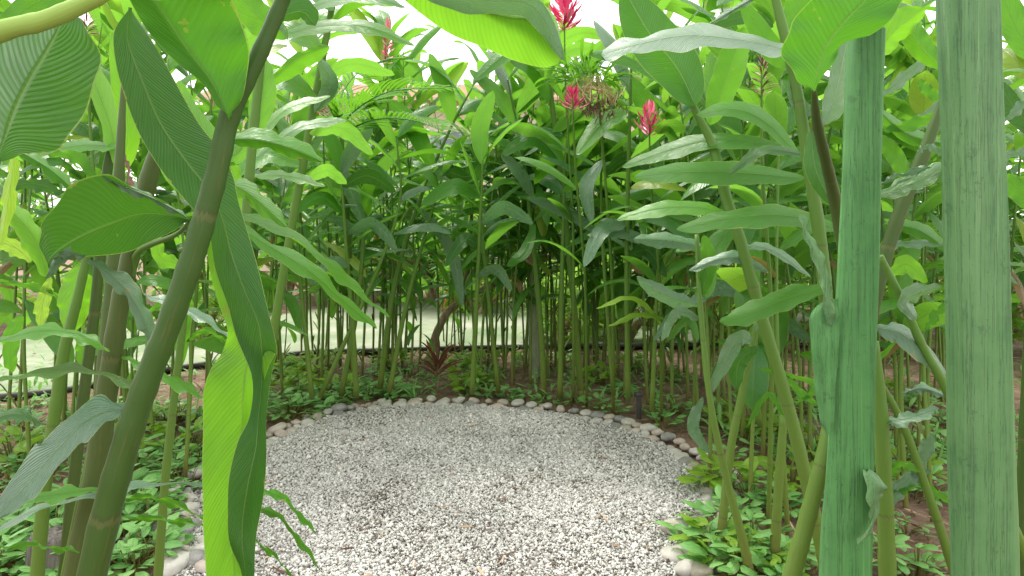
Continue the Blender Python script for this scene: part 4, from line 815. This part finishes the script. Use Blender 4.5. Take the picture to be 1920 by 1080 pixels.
hero('ginger_plant', 'ginger with cupped green leaf and brownish stem beside the thick diagonal stem', 'ginger plant', [
    ('stemdark', [(310, 240, 1.3, 16), (283, 320, 1.3, 30), (252, 450, 1.3, 31), (225, 570, 1.3, 32), (203, 720, 1.3, 35), (178, 900, 1.3, 40), (143, 1080, 1.3, 43)], .3),
    ('stem', [(357, 412, 1.15, 6), (330, 440, 1.2, 9), (262, 470, 1.28, 12), (245, 520, 1.3, 12), (220, 620, 1.3, 12)])],
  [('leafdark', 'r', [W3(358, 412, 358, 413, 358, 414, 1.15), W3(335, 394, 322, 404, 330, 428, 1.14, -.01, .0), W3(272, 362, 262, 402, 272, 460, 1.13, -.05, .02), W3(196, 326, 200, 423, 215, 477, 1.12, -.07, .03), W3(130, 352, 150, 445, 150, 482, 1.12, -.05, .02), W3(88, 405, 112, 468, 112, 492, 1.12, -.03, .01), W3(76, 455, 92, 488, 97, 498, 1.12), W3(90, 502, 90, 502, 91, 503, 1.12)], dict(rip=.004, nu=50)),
   ('leafblue', [(190, 330, 1.05), (240, 352, 1.06), (300, 378, 1.08), (352, 408, 1.12)], 12, 4, (.0, .04)),
   ('leafblue', [(163, 486, 1.1), (225, 530, 1.1), (265, 590, 1.1), (289, 660, 1.1)], 22, 30, (.0, .05)),
   ('leafblue', [(160, 480, 1.1), (115, 478, 1.1), (88, 520, 1.1)], 10, 22, (0, .02)),
   ('leafblue', [(252, 765, 1.0), (175, 782, .99), (100, 850, .97), (40, 920, .95), (-30, 990, .93)], 50, 40, (.04, -.03), dict(nu=40, rip=.007)),
   ('leafblue', [(275, 768, 1.05), (235, 715, 1.05), (150, 695, 1.04), (60, 700, 1.03), (-30, 722, 1.02)], 12, 12, (-.04, .05)),
   ('leafmid', [(205, 660, 1.2), (150, 628, 1.2), (70, 620, 1.2), (-20, 645, 1.2)], 14, 20, (.06, -.05)),
   ('leafmid', [(228, 668, 1.3), (300, 700, 1.3), (384, 748, 1.3)], 18, 16, (-.04, .06)),
   ('leafdark', [(80, 795, 1.2), (30, 775, 1.2), (-40, 795, 1.2)], 18, 22, (.04, -.03)),
   ('leafblue', [(268, 552, 1.4), (350, 580, 1.4), (436, 636, 1.4)], 10, 14, (-.05, .05)),
   ('leafblue', [(420, 905, 1.25), (300, 908, 1.25), (180, 925, 1.25), (60, 960, 1.25), (-30, 1010, 1.25)], 8, 10, (.04, -.04)),
   ('leafmid', [(205, 915, 1.2), (120, 925, 1.2), (40, 940, 1.2), (-30, 985, 1.2)], 15, 19, (.05, -.04)),
   ('leafmid', [(225, 968, 1.3), (320, 975, 1.3), (385, 985, 1.3)], 8, 6), ('leafmid', [(225, 935, 1.3), (300, 935, 1.3), (388, 975, 1.3)], 8, 8),
   ('leafmid', [(455, 905, 1.4), (530, 935, 1.4), (592, 1000, 1.4)], 8, 9, (-.02, .04)), ('leafmid', [(450, 940, 1.4), (530, 975, 1.4), (603, 1072, 1.4)], 9, 6, (-.02, .04)),
   ('leafmid', [(455, 1000, 1.4), (500, 1030, 1.4), (550, 1080, 1.4)], 4, 4), ('leafmid', [(-30, 1030, 1.1), (60, 1023, 1.1), (150, 1035, 1.1)], 5, 6),
   ])
hero('ginger_plant', 'ginger with dark slender stem and dried sheath behind the cupped leaf', 'ginger plant', [
    ('stemdark', [(232, 150, 1.6, 8), (224, 310, 1.6, 18), (215, 470, 1.6, 24), (205, 600, 1.6, 27), (188, 780, 1.6, 30), (165, 960, 1.6, 32)], .2),
    ('stemdark', [(215, 260, 1.75, 10), (200, 330, 1.75, 18), (180, 560, 1.75, 18), (150, 800, 1.75, 20)], .1)],
  [('leafbright', [(222, 320, 1.7), (205, 230, 1.75), (165, 130, 1.8), (130, 90, 1.8)], 34, 28, (.06, -.03)),
   ('leafmid', [(222, 275, 1.7), (150, 272, 1.75), (50, 292, 1.8)], 14, 20, (.05, -.05)), ('leafmid', [(215, 400, 1.7), (150, 300, 1.7), (90, 290, 1.7)], 16, 16),
   ('leafmid', [(40, 285, 1.4), (95, 318, 1.4), (152, 368, 1.4)], 20, 16, (0, .08)), ('leafdark', [(120, 362, 1.5), (70, 345, 1.5), (10, 348, 1.5)], 16, 20),
   ('leafbright', [(90, 520, 1.7), (60, 440, 1.7), (0, 375, 1.7)], 32, 38, (.08, .0)), ('lime', [(60, 490, 1.8), (20, 460, 1.8), (-30, 455, 1.8)], 24, 24),
   ('leafbright', [(200, 350, 1.9), (240, 250, 1.9), (210, 60, 1.9)], 36, 36, (.1, .0)),
   ('dry', [(235, 290, 1.58), (242, 330, 1.57), (252, 372, 1.56)], 5, 7)] )
hero('ginger_plant', 'ginger with a pale round backlit leaf hanging at far left', 'ginger plant', [
    ('stem', [(165, 470, 1.7, 14), (145, 560, 1.7, 17), (120, 660, 1.7, 20), (102, 780, 1.7, 21), (85, 900, 1.7, 22), (70, 1080, 1.7, 24)])],
  [('leafbright', [(150, 495, 1.75), (140, 555, 1.75), (130, 625, 1.75)], 46, 52, (.03, .05)), ('lime', [(95, 520, 1.8), (80, 570, 1.8), (75, 615, 1.8)], 22, 22),
   ('leafmid', [(190, 600, 1.8), (160, 640, 1.8), (150, 690, 1.8)], 22, 14), ('leafmid', [(40, 590, 1.8), (20, 640, 1.8), (22, 700, 1.8)], 26, 26),
   ('leafmid', [(140, 580, 1.8), (80, 540, 1.8), (0, 530, 1.8)], 10, 12)])
hero('ginger_plant', 'ginger with straight slim cane between diagonal stem and hanging leaf', 'ginger plant', [
    ('stem', [(355, 480, 1.9, 9), (344, 600, 1.9, 13), (325, 760, 1.9, 14), (310, 900, 1.9, 15), (298, 1060, 1.9, 16)])],
  [('leafmid', [(350, 520, 1.95), (345, 590, 1.95), (338, 690, 1.95)], 24, 24, (.05, .0)), ('leafbright', [(352, 500, 1.95), (300, 480, 1.95), (290, 420, 1.95)], 20, 22), ('leafmid', [(350, 640, 1.95), (385, 620, 1.95), (425, 640, 1.95)], 9, 9),
   ('leafmid', [(345, 600, 1.95), (310, 570, 1.95), (270, 590, 1.95)], 9, 9)])
hero('ginger_plant', 'ginger behind the diagonal stem, long leaves reaching right against the sky', 'ginger plant', [
    ('stem', [(500, 40, 1.9, 10), (480, 200, 1.9, 16), (462, 400, 1.9, 18), (450, 620, 1.9, 18), (440, 900, 1.9, 20)])],
  [('leafmid', [(505, 70, 1.85), (600, 50, 1.8), (690, 50, 1.8), (777, 86, 1.8)], 22, 17, (-.05, .06), dict()),
   ('leafmid', [(515, 40, 1.8), (620, 2, 1.8), (700, -4, 1.8), (762, 14, 1.8)], 17, 12, (-.05, .05), dict()),
   ('leafdark', [(490, 50, 1.7), (560, 22, 1.7), (592, 48, 1.7)], 20, 40, (.03, .0)), ('leafmid', [(500, 160, 2.0), (560, 110, 2.0), (618, 86, 2.0)], 36, 16, (.05, .0)),
   ('leafmid', [(540, 70, 1.6), (480, 25, 1.6), (420, -50, 1.6)], 42, 50, (.0, .05)), ('leaf', [(475, 260, 1.9), (490, 170, 1.9), (475, 90, 1.9)], 44, 36, (.06, 0)),
   ('leaf', [(480, 240, 2.0), (430, 290, 2.0), (350, 200, 2.), (335, 150, 2.)], 30, 34, (.05, 0)), ('leaf', [(470, 330, 1.9), (540, 330, 2.0), (610, 350, 2.0)], 12, 14, (-.04, .06)),
   ('leaf', [(475, 280, 2.0), (530, 210, 2.1), (620, 180, 2.2)], 14, 15, (-.04, .06)), ('leaf', [(475, 300, 2.2), (560, 240, 2.3), (650, 225, 2.4)], 14, 15, (-.04, .08)), ('leafblue', [(500, 20, 1.5), (520, 40, 1.5), (540, 75, 1.5)], 5, 8),
   ('leafbright', [(465, 420, 2.), (440, 330, 2.), (420, 300, 2.)], 20, 20)])
# right side
hero('ginger_plant', 'tall ginger at top centre, its leaves crossing the sky under the broad crimson flower', 'ginger plant', [
    ('stem', [(1010, -120, 5.3, 6), (1020, 60, 5.4, 8), (1048, 300, 5.6, 10), (1075, 560, 5.75, 11), (1088, 720, 5.85, 12)])],
  [('leaf', [(1022, 160, 5.3), (1045, 90, 5.2), (1090, 62, 5.1), (1145, 72, 5.0)], 20, 22, (.1, -.1)), ('leaf', [(1020, 120, 5.3), (1090, 90, 5.4), (1160, 110, 5.5)], 22, 18, (.1, -.1)),
   ('leaf', [(1015, 20, 5.2), (950, -5, 5.2), (880, 30, 5.2)], 22, 20), ('leaf', [(1012, 50, 5.2), (1000, 0, 5.2), (960, -60, 5.2)], 26, 26), ('leafmid', [(1025, 100, 5.3), (960, 95, 5.3), (890, 150, 5.3)], 22, 22, (.1, -.1)),
   ('leafmid', [(1030, 190, 5.4), (1000, 130, 5.4), (955, 110, 5.4)], 24, 24, (.1, -.1)), ('leaf', [(1035, 250, 5.4), (1090, 210, 5.4), (1150, 240, 5.4)], 24, 22, (.1, -.1)), ('leafmid', [(1045, 300, 5.4), (1000, 260, 5.4), (940, 290, 5.4)], 22, 22, (.1, -.1)),
   ('leaf', [(1055, 360, 5.4), (1110, 330, 5.4), (1170, 370, 5.4)], 22, 22, (.1, -.1))])
hero('ginger_plant', 'ginger behind the twisted leaf with broad pale leaves filling the upper left', 'ginger plant', [
    ('stem', [(640, -80, 3.0, 9), (610, 80, 3.1, 13), (570, 300, 3.2, 15), (530, 520, 3.3, 16), (500, 700, 3.4, 17), (478, 790, 3.5, 18)])],
  [('leaf', [(605, 95, 3.1), (550, 60, 3.0), (480, 75, 2.9)], 32, 30, (.1, -.1)), ('leaf', [(598, 150, 3.1), (660, 120, 3.1), (740, 140, 3.1)], 24, 20, (.1, -.1)), ('leafmid', [(595, 190, 3.1), (530, 150, 3.0), (470, 180, 2.9)], 34, 28, (.1, -.1)),
   ('leafblue', [(590, 210, 3.1), (620, 160, 3.0), (600, 110, 2.9)], 22, 26, (.1, 0)), ('leaf', [(580, 250, 3.1), (640, 240, 3.1), (700, 290, 3.1)], 24, 22, (.1, -.1)), ('leafmid', [(565, 310, 3.2), (500, 290, 3.1), (440, 330, 3.0)], 30, 26, (.1, -.1)),
   ('leaf', [(560, 350, 3.2), (610, 320, 3.2), (650, 345, 3.2)], 18, 18, (.1, -.1)), ('leafmid', [(620, 40, 3.), (680, 0, 3.), (740, 10, 3.)], 18, 18, (.1, -.1)), ('leaf', [(625, 20, 3.), (580, -20, 3.), (520, 10, 3.)], 26, 26, (.1, -.1))])
hero('ginger_plant', 'ginger with thick leaning olive cane, long level leaves stacked along it', 'ginger plant', [
    ('stem', [(1270, 130, 2.7, 9), (1300, 200, 2.7, 13), (1335, 270, 2.7, 17), (1362, 370, 2.65, 20), (1388, 450, 2.6, 21), (1430, 600, 2.6, 22), (1480, 770, 2.6, 23), (1535, 1000, 2.6, 25)])],
  [('leafdeep', [(1305, 200, 2.65), (1270, 130, 2.65), (1215, 60, 2.6), (1170, -20, 2.6)], 78, 74, (.12, -.05), dict(cup=.05)),
   ('leafmid', [(1480, 275, 2.6), (1350, 262, 2.7), (1260, 280, 2.75), (1166, 313, 2.8)], 22, 27, (.10, -.08), dict()),
   ('leafmid', [(1510, 335, 2.5), (1400, 325, 2.5), (1300, 322, 2.5), (1188, 331, 2.5)], 31, 36, (.12, -.08), dict()),
   ('leafmid', [(1500, 295, 2.4), (1440, 232, 2.4), (1380, 205, 2.4), (1306, 216, 2.4)], 26, 24, (.10, -.05)),
   ('leafdark', [(1510, 290, 2.3), (1440, 280, 2.3), (1400, 300, 2.3), (1368, 328, 2.3)], 15, 16, (.05, -.03)),
   ('leafmid', [(1580, 432, 2.3), (1480, 405, 2.25), (1380, 408, 2.2), (1268, 431, 2.2)], 28, 34, (.12, -.08), dict()),
   ('leaf', [(1360, 398, 3.0), (1300, 388, 3.0), (1230, 392, 3.0), (1156, 412, 3.0)], 19, 24, (.10, -.08)),
   ('leafblue', [(1440, 510, 2.6), (1390, 485, 2.6), (1350, 485, 2.6), (1292, 508, 2.6)], 17, 19, (.08, -.02)), ('leafblue', [(1390, 460, 2.6), (1450, 470, 2.6), (1520, 520, 2.6)], 10, 14, (-.02, .08)),
   ('leafmid', [(1560, 540, 2.1), (1480, 558, 2.1), (1410, 588, 2.1), (1349, 604, 2.1)], 34, 30, (.12, -.06)),
   ('leafblue', [(1312, 572, 3.0), (1250, 552, 3.0), (1194, 519, 3.0)], 18, 27, (.02, .10)), ('leafblue', [(1320, 462, 3.), (1250, 450, 3.), (1188, 448, 3.)], 20, 24, (.1, -.02)),
   ('leafmid', [(1490, 760, 2.6), (1530, 720, 2.6), (1420, 690, 2.6)], 8, 9), ('leafmid', [(1470, 700, 2.6), (1500, 735, 2.6), (1535, 760, 2.6)], 11, 11)])
hero('ginger_plant', 'ginger with a broad rippled grey-green leaf spread level at upper right', 'ginger plant', [
    ('stem', [(1440, -60, 2.2, 14), (1462, 30, 2.2, 17), (1490, 150, 2.2, 20), (1520, 330, 2.2, 22), (1545, 520, 2.2, 24), (1560, 800, 2.2, 26)])],
  [('leafblue', [(1482, 95, 2.1), (1400, 76, 2.05), (1290, 66, 2.0), (1200, 82, 1.95), (1128, 102, 1.92)], 22, 30, (.10, -.08), dict(nu=60, rip=.012, blunt=.6, ripf=13)),
   ('leafblue', [(1440, -20, 2.3), (1380, 15, 2.25), (1330, 45, 2.2)], 9, 10, (.03, .03)),
   ('leafmid', [(1330, 235, 2.8), (1365, 140, 2.8), (1395, 50, 2.8)], 44, 44, (.1, -.02)), ('leafmid', [(1490, 120, 2.5), (1450, 90, 2.5), (1390, 0, 2.5)], 30, 40),
   ('leafmid', [(1470, 60, 2.6), (1500, 0, 2.6), (1490, -70, 2.6)], 40, 40), ('leafdark', [(1450, 50, 2.7), (1400, 30, 2.7), (1310, 60, 2.7)], 20, 20)])
hero('ginger_plant', 'ginger with a broad pleated leaf drooping over the top of the narrower green post', 'ginger plant', [
    ('stemdark', [(1526, 168, 1.46, 9), (1532, 230, 1.6, 18), (1548, 300, 1.75, 20), (1566, 380, 1.9, 22), (1588, 520, 1.95, 23), (1600, 800, 1.95, 25)], .2)],
  [('leafdeep', 'r', [W3(1524, 172, 1526, 172, 1529, 170, 1.45), W3(1496, 148, 1531, 146, 1560, 118, 1.43, -.02, .02), W3(1468, 108, 1540, 112, 1588, 76, 1.42, -.03, .03), W3(1476, 62, 1556, 75, 1632, 66, 1.41, -.03, .02), W3(1500, 22, 1585, 38, 1668, 38, 1.4, -.03, .0), W3(1540, -20, 1622, 0, 1700, -10, 1.4, -.03, .0), W3(1600, -60, 1650, -40, 1700, -50, 1.4), W3(1690, -90, 1691, -90, 1692, -90, 1.4)], dict(rip=.006, nu=60)),
   ('leafdark', [(1520, 245, 2.0), (1530, 320, 1.95), (1562, 385, 1.9)], 30, 42, (.05, .0)), ('leafblue', [(1545, 235, 2.1), (1570, 160, 2.1), (1590, 60, 2.1)], 48, 30, (.08, -.02)),
   ('leafblue', [(1530, 215, 2.2), (1495, 190, 2.2), (1482, 150, 2.2)], 20, 20)])
hero('ginger_plant', 'ginger between the two green posts with bright overlapping leaves and a dark arching leaf', 'ginger plant', [
    ('stemdark', [(1770, 180, 1.9, 12), (1735, 280, 1.9, 22), (1690, 390, 1.9, 24), (1655, 500, 1.9, 24), (1625, 640, 1.9, 26), (1600, 900, 1.9, 28)], .1),
    ('stem', [(1650, 480, 1.8, 12), (1690, 560, 1.8, 14), (1735, 660, 1.8, 16), (1790, 760, 1.8, 18)])],
  [('leafdark', [(1640, 372, 1.65), (1690, 352, 1.62), (1730, 335, 1.6), (1790, 300, 1.58)], 24, 26, (-.03, .07)), ('leafblue', [(1650, 345, 1.66), (1700, 325, 1.64), (1780, 310, 1.6)], 6, 9),
   ('leafbright', [(1640, 110, 1.9), (1675, 60, 1.9), (1735, 15, 1.9)], 36, 46, (.08, .0)), ('leafmid', [(1770, 130, 1.95), (1720, 80, 1.95), (1690, 20, 1.95)], 40, 36, (.0, .08)),
   ('leafmid', [(1640, 200, 2.2), (1700, 250, 2.2), (1770, 270, 2.2)], 24, 20, (.02, .1)), ('leafmid', [(1780, 205, 2.2), (1720, 230, 2.2), (1655, 245, 2.2)], 16, 18), ('leafmid', [(1640, 250, 2.3), (1680, 290, 2.3), (1705, 345, 2.3)], 30, 22),
   ('leafblue', [(1750, 100, 2.4), (1700, 140, 2.4), (1655, 180, 2.4)], 14, 18), ('leafblue', [(1765, 190, 2.4), (1730, 225, 2.4), (1715, 250, 2.4)], 16, 18), ('leafmid', [(1770, 190, 2.1), (1740, 170, 2.1), (1722, 150, 2.1)], 18, 18),
   ('leafblue', [(1790, 310, 1.8), (1745, 275, 1.8), (1720, 285, 1.8)], 8, 10), ('leafmid', [(1780, 470, 2.2), (1720, 430, 2.2), (1655, 420, 2.2)], 22, 22, (.08, 0)), ('leafblue', [(1640, 470, 2.1), (1700, 455, 2.1), (1770, 460, 2.1)], 14, 8),
   ('leafbright', [(1665, 520, 2.1), (1700, 495, 2.1), (1738, 530, 2.1)], 26, 24)])
hero('ginger_plant', 'ginger with blue-green leaves low between the two green posts', 'ginger plant', [
    ('stem', [(1640, 640, 1.75, 14), (1650, 760, 1.75, 24), (1658, 900, 1.75, 27), (1664, 1080, 1.75, 30)]),
    ('stem', [(1641, 700, 1.9, 10), (1690, 790, 1.9, 13), (1735, 910, 1.9, 15), (1785, 1060, 1.9, 17)])],
  [('leafblue', [(1640, 612, 1.8), (1700, 632, 1.8), (1775, 705, 1.8)], 34, 24, (-.02, .1)), ('leafblue', [(1718, 600, 1.75), (1700, 560, 1.75), (1765, 535, 1.75)], 20, 26, (.05, 0)), ('leafmid', [(1735, 620, 1.8), (1755, 590, 1.8), (1775, 570, 1.8)], 14, 14),
   ('leafblue', [(1655, 790, 1.75), (1700, 785, 1.72), (1760, 765, 1.7)], 20, 16, (-.05, .06)), ('leafblue', [(1712, 900, 1.9), (1735, 850, 1.9), (1750, 812, 1.9)], 20, 24), ('leafblue', [(1780, 745, 1.9), (1730, 728, 1.9), (1692, 738, 1.9)], 12, 12, (.08, 0)),
   ('leafblue', [(1745, 880, 1.9), (1700, 900, 1.9), (1665, 950, 1.9)], 22, 24), ('leafmid', [(1730, 905, 1.9), (1755, 925, 1.9), (1785, 945, 1.9)], 11, 12), ('leafmid', [(1660, 900, 1.75), (1690, 870, 1.75), (1725, 885, 1.75)], 14, 10),
   ('leafblue', [(1785, 1060, 1.9), (1770, 1020, 1.9), (1760, 1000, 1.9)], 10, 10), ('leafmid', [(1735, 905, 1.9), (1690, 920, 1.9), (1655, 925, 1.9)], 8, 8)])
hero('ginger_plant', 'ginger with pale olive cane leaning behind the narrower green post\'s foot', 'ginger plant', [
    ('stem', [(1590, 600, 2.1, 14), (1570, 720, 2.05, 20), (1545, 850, 2.0, 27), (1512, 980, 2.0, 30), (1485, 1080, 2.0, 32)])], [('leafmid', [(1570, 740, 2.), (1620, 700, 2.), (1680, 640, 2.)], 14, 14)])
hero('ginger_plant', 'ginger with slim curved cane rising beside the variegated clump', 'ginger plant', [
    ('stem', [(1306, 440, 2.9, 7), (1312, 560, 2.85, 10), (1330, 740, 2.8, 12), (1358, 880, 2.8, 14), (1392, 1010, 2.8, 17)])],
  [('leafmid', [(1310, 560, 2.85), (1330, 500, 2.85), (1320, 440, 2.85)], 22, 24), ('leafblue', [(1316, 600, 2.85), (1270, 585, 2.85), (1240, 640, 2.85)], 14, 16), ('leafblue', [(1330, 850, 2.8), (1300, 800, 2.8), (1318, 745, 2.8)], 16, 18), ('leafblue', [(1330, 740, 2.8), (1380, 640, 2.8), (1410, 640, 2.8)], 24, 24)])
hero('ginger_plant', 'ginger with two slender canes right of the ring, one topped by bent leaf', 'ginger plant', [
    ('stem', [(1420, 600, 3.1, 11), (1395, 720, 3.1, 13), (1372, 830, 3.1, 15), (1360, 930, 3.1, 16)]), ('stem', [(1470, 780, 2.9, 14), (1462, 880, 2.9, 16), (1455, 990, 2.9, 18)])],
  [('leafmid', [(1470, 780, 2.9), (1440, 740, 2.9), (1400, 800, 2.9)], 8, 10), ('leafblue', [(1415, 620, 3.), (1440, 580, 3.), (1420, 560, 3.)], 14, 14), ('leafdark', [(1420, 650, 3.), (1385, 680, 3.), (1380, 730, 3.)], 26, 26)])
hero('ginger_plant', 'ginger with dark leaves beyond the broader green post', 'ginger plant', [
    ('stemdark', [(1960, -60, 2.0, 12), (1950, 300, 2., 20), (1930, 700, 2., 24)])],
  [('leafmid', [(1960, 120, 2.), (1910, 60, 2.), (1870, -40, 2.)], 50, 46), ('leafdark', [(1955, 260, 2.), (1900, 200, 2.), (1870, 150, 2.)], 30, 40), ('leafblue', [(1960, 180, 1.9), (1920, 195, 1.9), (1880, 230, 1.9)], 12, 14), ('leafmid', [(1950, 400, 2.), (1905, 350, 2.), (1870, 330, 2.)], 26, 36), ('leafblue', [(1955, 290, 1.95), (1920, 285, 1.95), (1870, 300, 1.95)], 16, 12)])

# ---------------------------------------------------------------- labels that still coincide are told apart by their place
def _words(t): return len(t.split())
def _px(o): p_ = o.location; return p_.x / max(p_.y, .1)
by = {}
for o in C.objects:
    if o.parent is None and o.get('label') and o.get('group'): by.setdefault(o['label'], []).append(o)
nums = ['leftmost', 'second from left', 'third from left', 'fourth from left', 'fifth from left', 'sixth from left', 'seventh from left', 'eighth from left', 'ninth from left', 'tenth from left', 'eleventh from left', 'twelfth from left', 'thirteenth from left', 'fourteenth from left', 'fifteenth from left', 'sixteenth from left']
for lb, os_ in by.items():
    if len(os_) < 2: continue
    os_.sort(key=_px)
    for i, o in enumerate(os_):
        o['label'] = lb + ', ' + ('rightmost' if i == len(os_) - 1 else nums[min(i, 15)])
